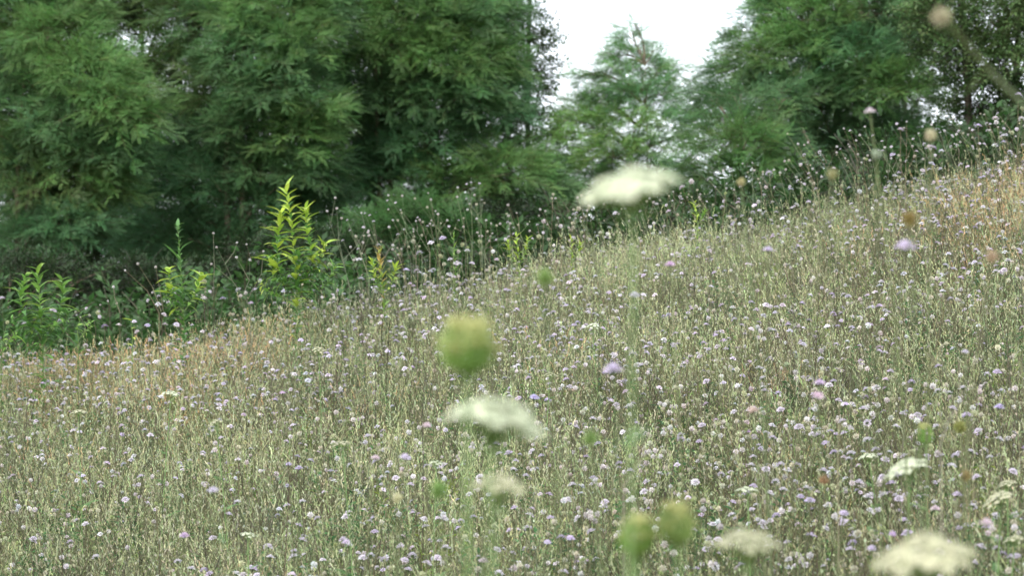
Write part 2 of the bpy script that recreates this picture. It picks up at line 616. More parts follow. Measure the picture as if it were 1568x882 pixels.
# right robinia
robinia('large feathery-leaved tree right of the sky gap, tiered boughs sloping down to the left', 1290, 24.0,
        [(1190, 20, 42, 0, M), (1250, 25, 60, -.3, F), (1330, 20, 60, 0, M), (1150, 60, 30, .1, M), (1160, 95, 40, -.2, F), (1225, 85, 60, -.5, F), (1300, 85, 60, -.5, B), (1360, 70, 45, 0, M),
         (1110, 120, 28, .1, M), (1105, 165, 36, .1, M), (1170, 150, 50, -.3, M), (1250, 150, 60, -.6, M), (1320, 140, 50, -.5, F), (1375, 130, 42, -.7, F), (1400, 140, 26, -.8, F),
         (1300, 190, 50, -.2, M), (1230, 210, 50, 0, K), (1360, 195, 40, 0, M), (1080, 180, 20, .2, K), (1160, 215, 40, .3, K), (1290, 245, 50, .1, K), (1385, 20, 40, .2, M), (1350, 240, 45, .2, B)],
        20, (1290, 1450), 5, 7.4, 3)
# small bushy robinia in front of it
robinia('low bushy feathery-leaved young tree below the big one, just right of the sky gap', 1135, 20.5,
        [(1140, 160, 34, 0, M), (1200, 150, 26, .2, M), (1085, 150, 20, .2, M), (1110, 190, 38, -.1, M), (1165, 185, 30, 0, F), (1090, 225, 40, -.1, F), (1140, 225, 50, -.4, F), (1190, 225, 28, 0, M), (1070, 265, 34, .1, M), (1120, 275, 50, -.3, F),
         (1175, 265, 44, -.3, F), (1210, 265, 26, 0, M), (1080, 315, 40, .1, M), (1140, 325, 46, 0, K), (1200, 310, 40, 0, M), (1225, 200, 12, 0, B), (1222, 235, 20, 0, B)],
        0, (0, 0), 6, 1.9, 3, 1.0, name='young_robinia', tr=0.03, tint=(.9, .9, .9), leaf=.85)
# dark broadleaved trees behind
DK = dict(kind='oak', name='oak_tree', cat='tree', bark=(0.09, 0.08, 0.065))
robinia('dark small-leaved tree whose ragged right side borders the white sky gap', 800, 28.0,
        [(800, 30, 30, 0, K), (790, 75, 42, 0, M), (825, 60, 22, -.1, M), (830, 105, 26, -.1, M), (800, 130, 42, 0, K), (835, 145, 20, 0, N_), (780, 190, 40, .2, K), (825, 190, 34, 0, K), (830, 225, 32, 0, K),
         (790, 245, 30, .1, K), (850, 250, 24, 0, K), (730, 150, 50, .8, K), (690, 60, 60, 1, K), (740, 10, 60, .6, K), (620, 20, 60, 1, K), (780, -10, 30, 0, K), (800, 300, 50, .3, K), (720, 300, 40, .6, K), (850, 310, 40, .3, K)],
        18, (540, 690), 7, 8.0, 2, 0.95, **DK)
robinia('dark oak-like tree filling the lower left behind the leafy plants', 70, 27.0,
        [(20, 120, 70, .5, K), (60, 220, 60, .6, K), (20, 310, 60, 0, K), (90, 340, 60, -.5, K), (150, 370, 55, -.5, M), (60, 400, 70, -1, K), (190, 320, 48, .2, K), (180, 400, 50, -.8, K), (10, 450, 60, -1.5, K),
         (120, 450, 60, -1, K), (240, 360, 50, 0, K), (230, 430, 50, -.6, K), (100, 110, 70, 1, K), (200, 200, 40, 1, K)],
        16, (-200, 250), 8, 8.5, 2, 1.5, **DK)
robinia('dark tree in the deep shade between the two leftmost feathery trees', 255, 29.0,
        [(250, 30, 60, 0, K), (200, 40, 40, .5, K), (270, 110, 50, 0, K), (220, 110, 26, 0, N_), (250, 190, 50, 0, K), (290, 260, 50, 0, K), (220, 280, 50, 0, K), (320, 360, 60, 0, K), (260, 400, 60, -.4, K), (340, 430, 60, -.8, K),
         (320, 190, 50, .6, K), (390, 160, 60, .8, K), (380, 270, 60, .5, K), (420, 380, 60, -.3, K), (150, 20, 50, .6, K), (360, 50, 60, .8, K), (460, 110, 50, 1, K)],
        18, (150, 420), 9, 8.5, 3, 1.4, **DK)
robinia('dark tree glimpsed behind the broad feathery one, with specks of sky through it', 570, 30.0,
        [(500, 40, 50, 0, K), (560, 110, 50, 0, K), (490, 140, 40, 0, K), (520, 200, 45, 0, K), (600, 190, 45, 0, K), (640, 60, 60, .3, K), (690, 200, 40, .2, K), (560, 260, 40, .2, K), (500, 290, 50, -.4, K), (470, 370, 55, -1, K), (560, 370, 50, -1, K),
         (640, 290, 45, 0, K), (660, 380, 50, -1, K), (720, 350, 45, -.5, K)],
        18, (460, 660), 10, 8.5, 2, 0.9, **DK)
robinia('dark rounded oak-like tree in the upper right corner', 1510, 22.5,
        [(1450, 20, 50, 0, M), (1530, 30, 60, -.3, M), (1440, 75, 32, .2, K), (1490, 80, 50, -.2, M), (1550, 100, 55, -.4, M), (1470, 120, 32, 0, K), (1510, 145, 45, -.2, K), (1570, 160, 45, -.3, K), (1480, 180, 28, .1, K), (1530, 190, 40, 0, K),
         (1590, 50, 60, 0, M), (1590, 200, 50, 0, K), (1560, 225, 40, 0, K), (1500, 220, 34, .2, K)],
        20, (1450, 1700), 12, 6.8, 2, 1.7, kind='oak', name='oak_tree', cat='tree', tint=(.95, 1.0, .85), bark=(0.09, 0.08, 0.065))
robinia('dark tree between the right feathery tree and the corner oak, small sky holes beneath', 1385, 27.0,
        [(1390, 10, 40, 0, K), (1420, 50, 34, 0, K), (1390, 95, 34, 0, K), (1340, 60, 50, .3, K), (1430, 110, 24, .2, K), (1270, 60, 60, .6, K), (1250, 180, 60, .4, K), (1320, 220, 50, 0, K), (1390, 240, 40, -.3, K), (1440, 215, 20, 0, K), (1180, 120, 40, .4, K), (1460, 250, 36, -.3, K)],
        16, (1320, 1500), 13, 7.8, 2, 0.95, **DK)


# rear row, closing the view between the front crowns; lowered tint paints in shade
def rear(label, x0, x1, y0, y1, D, seed, tint=(.8, .85, .9)):
    r = random.Random(seed)
    sp = []
    for gy in range(y0, y1, 62):
        for gx in range(x0, x1, 66):
            if r.random() < .9:
                sp.append((gx + r.uniform(-20, 20), gy + r.uniform(-18, 18), r.uniform(46, 60), r.uniform(-.8, .8), K if r.random() < .6 else M))
    robinia(label, (x0 + x1) / 2, D, sp, 8, (x0 + 60, x1 - 80), seed, 8.5, 3, .42, tint=tint, kind='oak', name='oak_tree', cat='tree', bark=(0.09, 0.08, 0.065), leaf=1.35)


rear('shaded tree far behind the left edge tree', -40, 180, 60, 500, 33.0, 41)
rear('shaded tree far behind the gap between the first two feathery trees', 180, 400, 130, 470, 34.0, 42)
rear('shaded tree far behind the second feathery tree', 400, 610, 100, 430, 33.0, 43)
rear('shaded tree far behind the broad feathery tree, left of the sky gap', 610, 800, 120, 400, 34.0, 44)
rear('shaded tree far behind the large right-hand tree', 1215, 1440, 30, 270, 32.0, 45)


# shrubs of the wood edge; lowered leaf tints paint in shade
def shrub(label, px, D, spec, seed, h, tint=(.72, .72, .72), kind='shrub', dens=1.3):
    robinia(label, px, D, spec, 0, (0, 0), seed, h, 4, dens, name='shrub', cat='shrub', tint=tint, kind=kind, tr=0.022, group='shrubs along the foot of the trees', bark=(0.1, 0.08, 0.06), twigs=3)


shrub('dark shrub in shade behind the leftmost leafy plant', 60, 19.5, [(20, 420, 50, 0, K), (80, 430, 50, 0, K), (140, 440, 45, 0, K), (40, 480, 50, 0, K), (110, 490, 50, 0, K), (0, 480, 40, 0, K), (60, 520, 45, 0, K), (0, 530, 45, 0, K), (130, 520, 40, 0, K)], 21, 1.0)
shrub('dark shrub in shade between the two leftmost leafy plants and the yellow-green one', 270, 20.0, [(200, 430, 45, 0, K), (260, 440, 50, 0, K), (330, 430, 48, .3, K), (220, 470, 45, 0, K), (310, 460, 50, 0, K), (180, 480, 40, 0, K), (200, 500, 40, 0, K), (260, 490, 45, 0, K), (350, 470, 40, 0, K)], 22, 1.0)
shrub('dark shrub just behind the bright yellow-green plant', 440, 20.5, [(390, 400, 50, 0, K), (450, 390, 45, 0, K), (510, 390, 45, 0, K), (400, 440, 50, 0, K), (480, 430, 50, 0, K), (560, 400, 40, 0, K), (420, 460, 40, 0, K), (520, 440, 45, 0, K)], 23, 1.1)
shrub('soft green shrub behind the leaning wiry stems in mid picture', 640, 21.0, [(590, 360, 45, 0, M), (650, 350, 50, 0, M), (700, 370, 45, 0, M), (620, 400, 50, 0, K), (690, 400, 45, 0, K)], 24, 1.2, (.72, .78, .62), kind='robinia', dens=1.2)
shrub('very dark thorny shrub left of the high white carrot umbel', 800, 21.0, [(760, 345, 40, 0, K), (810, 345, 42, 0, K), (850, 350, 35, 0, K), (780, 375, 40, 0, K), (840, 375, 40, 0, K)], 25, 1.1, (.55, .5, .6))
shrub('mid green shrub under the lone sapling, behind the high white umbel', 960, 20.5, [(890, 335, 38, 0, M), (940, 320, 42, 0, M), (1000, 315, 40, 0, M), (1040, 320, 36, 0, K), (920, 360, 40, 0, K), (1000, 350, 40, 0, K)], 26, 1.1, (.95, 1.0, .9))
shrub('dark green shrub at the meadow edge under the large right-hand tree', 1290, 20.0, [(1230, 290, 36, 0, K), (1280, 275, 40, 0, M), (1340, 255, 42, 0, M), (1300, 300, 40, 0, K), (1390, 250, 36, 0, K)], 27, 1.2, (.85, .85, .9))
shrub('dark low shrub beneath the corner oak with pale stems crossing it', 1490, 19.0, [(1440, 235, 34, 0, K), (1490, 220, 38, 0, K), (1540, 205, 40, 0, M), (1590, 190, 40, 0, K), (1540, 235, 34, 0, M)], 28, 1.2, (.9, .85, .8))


# ------------------------------------------------------------------ meadow pieces
def grass_tuft(seed, n, hmin, hmax, cols, wd=0.0019, spread=0.12, lean=0.33, head=0.3, hc=(0.42, 0.40, 0.22), fleck=2):
    r = random.Random(seed)
    m = MB()
    for i in range(n):
        a = r.uniform(0, 6.283)
        q = spread * math.sqrt(r.random())
        b = Vector((q * math.cos(a), q * math.sin(a), 0))
        d = Vector((r.gauss(0, lean), r.gauss(0, lean), 1)).normalized()
        bend = Vector((r.gauss(0, .14), r.gauss(0, .14), -0.02))
        c = jit(r.choice(cols), 0.2, r)
        h = r.uniform(hmin, hmax)
        e = m.blade(b, d, bend, h, wd * r.uniform(.6, 1.5), c, jit(c, .2, r), 3)
        # husks, pods and buds along the upper half
        for k in range(r.randint(0, fleck * 2)):
            t = r.uniform(.5, 1.0)
            p = b + (e - b) * t + Vector((r.gauss(0, .012), r.gauss(0, .012), 0))
            dd = Vector((r.uniform(-1, 1), r.uniform(-1, 1), r.uniform(.1, 1.2))).normalized()
            m.leaf(p, dd, dd.cross(Vector((r.uniform(-1, 1), r.uniform(-1, 1), .3))), r.uniform(.006, .013), r.uniform(.003, .006), jit(r.choice([hc, hc, c]), .3, r), 0.3, 0, 1)
        if r.random() < head:
            dd = (e - b).normalized()
            for k in range(4):
                sd_ = Vector((r.uniform(-1, 1), r.uniform(-1, 1), .1)).normalized()
                m.leaf(e - dd * 0.04 + dd * 0.014 * k, dd + sd_ * r.uniform(-.5, .5), sd_, 0.02, 0.005, jit(hc, .2, r), 0.3, 0, 1)
    return m


OL = [(0.17, 0.185, 0.08), (0.19, 0.205, 0.09), (0.145, 0.165, 0.075), (0.21, 0.205, 0.125), (0.18, 0.175, 0.12), (0.155, 0.15, 0.10)]
GR = [(0.12, 0.18, 0.08), (0.14, 0.19, 0.085), (0.11, 0.16, 0.08), (0.18, 0.2, 0.1)]
ST = [(0.25, 0.235, 0.14), (0.22, 0.21, 0.12), (0.28, 0.265, 0.165), (0.18, 0.18, 0.105)]
RU = [(0.38, 0.22, 0.11), (0.42, 0.28, 0.15), (0.33, 0.24, 0.12), (0.28, 0.2, 0.1)]


def wiry(seed, h0=.3, h1=.52, ns=5, cols=((0.19, 0.175, 0.13), (0.23, 0.21, 0.16), (0.25, 0.23, 0.17), (0.13, 0.115, 0.09))):
    """thin branching bare stems, grey brown"""
    r = random.Random(seed)
    m = MB()
    for s in range(ns):
        b = Vector((r.uniform(-.08, .08), r.uniform(-.08, .08), 0))
        d = Vector((r.gauss(0, .22), r.gauss(0, .22), 1)).normalized()
        c = jit(r.choice(cols), .2, r)
        h = r.uniform(h0, h1)
        p1 = b + d * h * .5
        d2 = (d + Vector((r.gauss(0, .18), r.gauss(0, .18), 0))).normalized()
        p2 = p1 + d2 * h * .5
        m.tube([b, p1, p2], [.0016, .0013, .0008], c, 3)
        for k in range(4):
            t = r.uniform(.35, .9)
            q = b.lerp(p2, t)
            dd = (d + Vector((r.gauss(0, .6), r.gauss(0, .6), .2))).normalized()
            e = q + dd * r.uniform(.06, .16)
            m.tube([q, e], [.001, .0006], c, 3)
            if r.random() < .7:
                m.leaf(e, dd, dd.cross(Vector((0, .3, 1))), .012, .008, jit((0.42, 0.39, 0.3), .2, r), .3, 0, 1)
    return m


def herb(seed, cols, n=16, ll=.07, lw=.013, h=.34):
    r = random.Random(seed)
    m = MB()
    for s in range(4):
        b = Vector((r.uniform(-.05, .05), r.uniform(-.05, .05), 0))
        d = Vector((r.gauss(0, .2), r.gauss(0, .2), 1)).normalized()
        m.tube([b, b + d * h], [.002, .001], jit(cols[0], .2, r), 3)
        for k in range(n):
            t = (k + 1) / n
            a = r.uniform(0, 6.283)
            dd = Vector((math.cos(a), math.sin(a), r.uniform(.2, 1.0)))
            m.leaf(b + d * h * t, dd, dd.cross(Vector((0, 0, 1))), ll * (1.15 - .6 * t), lw, jit(r.choice(cols), .2, r), .2, .3, 1)
    return m


V_OLIVE = [grass_tuft(100 + i, 46, .20, .42, OL, hc=(.34, .35, .21)) for i in range(4)]
V_GREEN = [grass_tuft(110 + i, 36, .18, .36, GR, wd=.003, head=.08, hc=(.25, .31, .15)) for i in range(3)]
V_STRAW = [grass_tuft(120 + i, 32, .22, .43, ST, head=.5, hc=(.44, .42, .28)) for i in range(3)]
V_RUST = [grass_tuft(130 + i, 44, .18, .38, RU, head=.5, hc=(.5, .34, .2)) for i in range(2)]
V_WIRY = [wiry(140 + i) for i in range(4)]
V_TALL = [wiry(170 + i, .5, .74, 3, [(0.06, 0.05, 0.04), (0.09, 0.075, 0.055), (0.12, 0.1, 0.08)]) for i in range(3)]
V_HERB = [herb(150 + i, [(0.07, 0.15, 0.065), (0.1, 0.18, 0.075)]) for i in range(3)]
V_YHERB = [herb(160 + i, [(0.2, 0.26, 0.05), (0.16, 0.23, 0.05)], 12, .05, .011, .36) for i in range(2)]


def fbm(x, y, s, seed):
    r = np.random.default_rng(seed)
    v = 0
    for k in range(5):
        a, b, c, d = r.uniform(0, 6.28), r.uniform(.6, 1.5) * s, r.uniform(0, 6.28), r.uniform(.6, 1.5) * s
        v = v + np.sin(x * b * np.cos(a) + y * b * np.sin(a) * 0.7 + c) * np.sin(y * d * np.cos(c) * .7 - x * d * np.sin(c) + a)
    return v / 2.2


def region(n, y0=3.0, y1=17.6):
    """random ground spots of the meadow, denser where it is seen best"""
    y = rng.uniform(y0 ** 1.6, y1 ** 1.6, n * 3) ** (1 / 1.6)
    x = rng.uniform(-1, 1, n * 3) * (0.27 * y + 1.3)
    ok = y < ridge(x) + np.where(x > -.8, 2.6, 1.5)
    return x[ok][:n], y[ok][:n]


def reg_tints(x, y, base=(1, 1, 1), amp=.14):
    n = len(x)
    v = fbm(x, y, 1.1, 3)[:, None] * amp
    t = np.array(base)[None] * (1 + v) * (1 + rng.normal(size=(n, 1)) * .12) * (1 + rng.normal(size=(n, 3)) * .05)
    return np.clip(t, .3, 3)


def plants_at(x, y, tilt=.12, left=0.0):
    n = len(x)
    z = ground(x, y)
    rots = np.stack([rng.normal(size=n) * tilt, rng.normal(size=n) * tilt - left, rng.uniform(0, 6.283, n)], 1)
    return np.stack([x, y, z], 1), rots


# grass and herbs of the meadow
ALLV = V_OLIVE + V_GREEN + V_STRAW + V_RUST + V_WIRY + V_HERB + V_YHERB + V_TALL
off = np.cumsum([0, 4, 3, 3, 2, 4, 3, 2, 3])
x, y = region(15500)
n = len(x)
wts = np.zeros((n, 8))
pa = fbm(x, y, 1.6, 1)
pb = fbm(x, y, 2.6, 2)
pc = fbm(x, y, 0.9, 4)
# rusty dry grass at the left ridge and the upper right corner
PXx = 784 + FPX * x / (y * .9986 + 0.03)
rust = np.clip(1.25 - np.hypot((PXx - 230) / 210, (y - 14.3) / 2.2), 0, 1) + np.clip(1.2 - np.hypot((PXx - 1560) / 150, (y - 13.3) / 1.6), 0, 1) \
    + .6 * np.clip(pb - .75, 0, 1)
wts[:, 0] = 1.15
wts[:, 1] = .45 + .4 * np.clip(pa, 0, 1) + .3 * (y > 14)
wts[:, 2] = .25 + .35 * np.clip(-pa, 0, 1)
wts[:, 3] = 1.9 * rust + .015
wts[:, 4] = .95 + .7 * np.clip(pc, 0, 1)
wts[:, 5] = .3 + .9 * np.clip(pb - .55, 0, 1)
wts[:, 6] = .07 + .5 * np.clip(-pb - .7, 0, 1)
wts[:, 7] = .1 + .1 * np.clip(pa + pc, 0, 1)
cw = np.cumsum(wts, 1)
u = rng.random(n) * cw[:, -1]
kind = (u[:, None] > cw).sum(1)
cnt = np.array([4, 3, 3, 2, 4, 3, 2, 3])
ix = off[kind] + (rng.random(n) * cnt[kind]).astype(int)
pt, ro = plants_at(x, y, .1, .03)
sc = rng.uniform(.7, 1.12, n)
go = scatter('meadow_grass', var('tuft', ALLV, M_GRASS), pt, ro, sc, ix, reg_tints(x, y, (1.12, 1.2, 1.09)))
tag(go, 'thick olive and straw coloured meadow grass with wiry stems and herbs covering the slope', 'grass', kind='stuff')

# undergrowth beyond the ridge, tinted darker mid and right to paint in shade
x = rng.uniform(-9, 9, 20000)
y = ridge(x) + np.where(x < -1.2, .5, .95) + rng.uniform(0, 9.5, len(x))
pt, ro = plants_at(x, y, .25)
pt[:, 2] += rng.uniform(0, .8, len(x)) * np.clip((y - ridge(x)) / 2, .3, 1.3) * np.where(x < -1.2, 1.0, .9)
ro[:, 1] -= rng.uniform(0.2, 1.2, len(x))
go = scatter('undergrowth', V_SHRUB, pt, ro, rng.uniform(.9, 1.7, len(x)), rng.integers(0, 3, len(x)), np.clip(rng.normal(.9, .15, (len(x), 1)) * np.array([[.8, 1.0, .75]]) * np.where(x < -1.2, 1, .68)[:, None], .3, 2))
tag(go, 'dark brambly undergrowth with shade painted into its leaf colour on the far side of the ridge below the trees', 'undergrowth', kind='stuff')


# ------------------------------------------------------------------ scabious flowers
def scab_head(seed, kind):
    """flower (lilac dome of ragged florets), seed (round papery ball) or bud; base at the origin, facing +Z"""
    r = random.Random(seed)
    m = MB()
    if kind == 'flower':
        base = [(0.63, 0.58, 0.67), (0.67, 0.62, 0.69), (0.69, 0.66, 0.70), (0.56, 0.49, 0.64)][seed % 4]
        rad = .0125
        # green cup below
        m.tube([(0, 0, -.006), (0, 0, -.002), (0, 0, .002)], [.0012, .0045, .0055], (.16, .22, .1), 6)
        for i in range(7):
            a = i * .9
            m.leaf((0, 0, -.001), (math.cos(a), math.sin(a), -.15), (-math.sin(a), math.cos(a), 0), .011, .003, (.14, .21, .09), .1, .2, 1)
        for ring, (nn, rr, zz, ln, wd, el) in enumerate([(13, .006, .002, .0105, .0075, .12), (10, .0045, .0045, .008, .006, .55), (7, .0025, .0065, .006, .005, 1.0)]):
            for i in range(nn):
                a = (i + r.uniform(-.25, .25)) * 6.283 / nn + ring
                e = el + r.uniform(-.2, .2)
                d = Vector((math.cos(a) * math.cos(e), math.sin(a) * math.cos(e), math.sin(e)))
                b = Vector((math.cos(a) * rr, math.sin(a) * rr, zz))
                sd_ = Vector((-math.sin(a), math.cos(a), r.uniform(-.3, .3)))
                m.leaf(b, d, sd_, ln * r.uniform(.8, 1.15), wd * r.uniform(.8, 1.2), jit(base, .12, r), .15, .25, 1)
        m.tube([(0, 0, .001), (0, 0, .0075), (0, 0, .009)], [.0055, .0045, .0015], jit((.5, .46, .52), .1, r), 6)
    else:
        base = [(0.54, 0.52, 0.40), (0.62, 0.57, 0.56), (0.42, 0.44, 0.27), (0.68, 0.65, 0.66)][seed % 4] if kind == 'seed' else (0.30, 0.36, 0.16)
        rad = .0085 if kind == 'seed' else .006
        # core
        rows = [(-.9, .4), (-.3, .95), (.35, .93), (.95, .3)]
        m.tube([(0, 0, rad * (.8 + z)) for z, q in rows], [rad * q * .8 for z, q in rows], tuple(v * .7 for v in base), 6)
        for i in range(26):
            z = 1 - 2 * (i + .5) / 26
            a = i * 2.4
            q = math.sqrt(1 - z * z)
            d = Vector((q * math.cos(a), q * math.sin(a), z))
            b = Vector((0, 0, rad * .8)) + d * rad * .6
            sd_ = d.cross(Vector((r.uniform(-1, 1), r.uniform(-1, 1), r.uniform(-1, 1)))).normalized()
            m.leaf(b, d + sd_ * r.uniform(-.4, .4), sd_, rad * .75, rad * .6, jit(base, .2, r), .2, 0, 1)
    return m


def scab_stem(seed, h=.5):
    """curving stem; returns builder, tip, tip direction"""
    r = random.Random(seed)
    m = MB()
    c = [(0.15, 0.17, 0.085), (0.17, 0.155, 0.09), (0.11, 0.16, 0.07), (0.12, 0.10, 0.07), (0.2, 0.2, 0.12), (0.14, 0.16, 0.1)][seed % 6]
    pts = [Vector((0, 0, -.02))]
    d = Vector((r.gauss(0, .12), r.gauss(0, .12), 1)).normalized()
    wv = Vector((r.gauss(0, .07), r.gauss(0, .07), 0))
    for i in range(5):
        pts.append(pts[-1] + d * (h + .02) / 5)
        d = (d + wv + Vector((r.gauss(0, .05), r.gauss(0, .05), .02))).normalized()
    m.tube(pts, [.0019, .0017, .0015, .0013, .0011, .001], c, 3)
    for i in (1, 2, 3):
        a = r.uniform(0, 6.283)
        for s in (1, -1):
            dd = Vector((math.cos(a) * s, math.sin(a) * s, r.uniform(.5, 1.2)))
            m.leaf(pts[i], dd, dd.cross(Vector((0, 0, 1))), r.uniform(.03, .07), .005, jit((.11, .16, .06), .2, r), .2, .4, 1)
    if seed % 2:
        q = pts[3]
        dd = (d + Vector((r.gauss(0, .5), r.gauss(0, .5), 0))).normalized()
        e = q + dd * r.uniform(.08, .15)
        m.tube([q, (q + e) / 2 + Vector((.004, 0, -.004)), e], [.0011, .001, .0008], c, 3)
        bd = scab_head(seed * 7 + 1, r.choice(['seed', 'bud', 'flower', 'seed']))
        rot = dd.to_track_quat('Z', 'Y').to_matrix()
        m.add([e + rot @ (Vector(v) * .75) for v in bd.v], bd.f, list(bd.c))
    return m, pts[-1], d


FL = [scab_head(i, 'flower') for i in range(4)]
SE = [scab_head(i, 'seed') for i in range(4)]
BU = [scab_head(9, 'bud')]
HEADS = FL + SE + BU
HME = [h_.mesh('flower_head', M_PETAL) for h_ in FL] + [h_.mesh('seed_head', M_PETAL) for h_ in SE] + [BU[0].mesh('bud', M_PETAL)]
STEMS = [scab_stem(i) for i in range(8)]
SME = [s_[0].mesh('stem', M_HERB) for s_ in STEMS]
COMBO = []
for si in range(8):
    for hi in random.Random(si).sample(range(9), 4):
        m_, tip, d_ = STEMS[si]
        q = MB()
        q.add([Vector(v) for v in m_.v], m_.f, list(m_.c))
        rot = (d_ + Vector((0, -.25, .1))).to_track_quat('Z', 'Y').to_matrix()
        q.add([tip + rot @ Vector(v) for v in HEADS[hi].v], HEADS[hi].f, list(HEADS[hi].c))
        COMBO.append((q, si, hi, (d_ + Vector((0, -.25, .1)))))

# flower spots
x, y = region(33000, 3.3, 16.6)
cl = fbm(x, y, 2.2, 8)
keep = rng.random(len(x)) < np.clip(.66 + .5 * cl, .14, 1) * np.where(y > 10.5, .62, .92)
x, y = x[keep], y[keep]
n = len(x)
pt, ro = plants_at(x, y, .16, .06)
isf = np.array([c[2] < 4 for c in COMBO])
fl_, se_ = np.where(isf)[0], np.where(~isf)[0]
drift = rng.random(n) < np.clip(.5 + .55 * fbm(x, y, 1.7, 21), .08, .92)    # drifts in flower, drifts gone to seed
ci = np.where(drift, rng.choice(fl_, n), rng.choice(se_, n))
sc = rng.uniform(.58, 1.08, n)
# taller, leaning plants along the ridge
rid = np.abs(y - ridge(x)) < 1.3
more = rid & (rng.random(n) < .14)
sc = np.where(more, sc * rng.uniform(1.15, 1.7, n), sc)
# which ones show largest: those are built as individuals
tips = np.array([np.array(STEMS[COMBO[c][1]][1]) for c in ci]) * sc[:, None]
tp = np.zeros((n, 3))
for i in range(n):
    tp[i] = np.array(Euler(ro[i]).to_matrix() @ Vector(tips[i])) + pt[i]
dv = tp - np.array(CAM)
dz = dv @ np.array(FWD)
hx = 784 + FPX * dv[:, 0] / dz
hy = 441 - FPX * (dv @ np.array(UP)) / dz
hk = np.array([COMBO[c][2] for c in ci])
size = sc / dz * np.where(hk < 4, 1.0, np.where(hk < 8, .72, .5))
inview = (hx > 4) & (hx < 1564) & (hy > 4) & (hy < 876)
# keep the near strip in front of the lens free of stray plants
bad = inview & (dz < 5.0)
cand = np.where(inview & ~bad)[0]
order = cand[np.argsort(-size[cand])][:262]
solo = set(order.tolist())
rest = np.array([i for i in range(n) if i not in solo and not bad[i]])
go = scatter('scabious_carpet', var('scabious', [c[0] for c in COMBO], M_FLOWER), pt[rest], ro[rest], sc[rest], ci[rest],
             np.clip(1 + rng.normal(size=(len(rest), 1)) * .12 + rng.normal(size=(len(rest), 3)) * .03, .6, 1.5))
tag(go, 'countless small pale lilac and cream scabious heads sprinkled over the whole slope', 'flowers', kind='stuff')

KN = {0: 'lilac', 1: 'pale lilac', 2: 'whitish lilac', 3: 'deeper lilac'}
SN = {4: 'cream', 5: 'pinkish buff', 6: 'greenish', 7: 'whitish', 8: 'green bud-like'}
LAND = [((90, 700), 'at the left edge of the meadow'), ((90, 850), 'in the lower left corner of the meadow'), ((300, 700), 'in the open meadow left of the umbels'),
        ((300, 850), 'along the bottom of the picture, left part'), ((540, 700), 'left of the middle umbel'), ((540, 850), 'low in the meadow left of the small cream umbel'),
        ((770, 700), 'between the middle umbel and the small cream one'), ((770, 850), 'below the small cream umbel'), ((960, 720), 'above the pair of bird-nest seed heads'),
        ((970, 860), 'beside the pair of bird-nest seed heads'), ((1150, 720), 'above the ragged umbel at the bottom'), ((1150, 860), 'beside the ragged umbel at the bottom'),
        ((1300, 700), 'left of the tilted umbel'), ((1300, 850), 'left of the large umbel in the lower right'), ((1500, 680), 'at the right edge near the green carrot buds'),
        ((1500, 820), 'in the lower right corner above the large umbel'), ((400, 560), 'half way up the slope on the left'), ((700, 560), 'half way up the slope near the green ball'),
        ((1000, 560), 'half way up the slope in the middle'), ((1350, 540), 'half way up the slope on the right')]


def add_scabious(loc, rot, s, si, hi, label, group, head_mesh=None, stem_mesh=None, tip=None, hd=None, hs=1.0):
    t = empty('scabious', loc, label, 'flower', group)
    t.rotation_euler = rot
    t.scale = (s, s, s)
    st = obj('stem', stem_mesh or SME[si], t)
    h_ = obj('flower_head' if hi < 4 else ('seed_head' if hi < 8 else 'bud'), head_mesh or HME[hi], t)
    h_.location = tip if tip is not None else STEMS[si][1]
    dd = hd if hd is not None else STEMS[si][2] + Vector((0, -.25, .1))
    h_.rotation_euler = Vector(dd).to_track_quat('Z', 'Y').to_euler()
    h_.scale = (hs, hs, hs)
    return t


for i in order:
    q, si, hi, _ = COMBO[ci[i]]
    lm = min(LAND, key=lambda a: math.hypot(a[0][0] - hx[i], a[0][1] - hy[i]))[1]
    nm = (KN[hi] + ' scabious flower') if hi < 4 else (SN[hi] + ' scabious seed head')
    add_scabious(pt[i], ro[i], sc[i], si, hi, 'small %s %s' % (nm, lm), '%ss %s' % (nm, lm))


# ------------------------------------------------------------------ single flowers standing out, at their own spots
def stem_to(tip, col, r0=.0022, r1=.0014, dirb=(0, 0, 1), bow=.1, seed=0, leaves=3, root=None):
    """root point on the ground and a stem mesh (in root space) that ends at TIP"""
    r = random.Random(seed)
    tip = Vector(tip)
    if root is None:
        rx = tip.x + r.uniform(-.07, .07)
        ry = tip.y + r.uniform(-.05, .06)
        root = Vector((rx, ry, G(rx, ry)))
    d = tip - root
    m = MB()
    bx = Vector((r.uniform(-1, 1), r.uniform(-1, 1), 0)) * bow * d.length * .4
    pts = [d * t + bx * math.sin(math.pi * t) for t in [i / 8 for i in range(9)]]
    pts[0] = pts[0] - Vector((0, 0, .03))
    m.tube(pts, [r0 + (r1 - r0) * i / 8 for i in range(9)], col, 6)
    for k in range(leaves):
        t = r.uniform(.25, .8)
        b = d * t + bx * math.sin(math.pi * t)
        a = r.uniform(0, 6.283)
        dd = Vector((math.cos(a), math.sin(a), r.uniform(.4, 1)))
        m.leaf(b, dd, dd.cross(Vector((0, 0, 1))), r.uniform(.03, .06), .005, jit((.12, .18, .07), .2, r), .2, .3, 2)
    return root, m, (pts[-1] - pts[-2]).normalized(), d


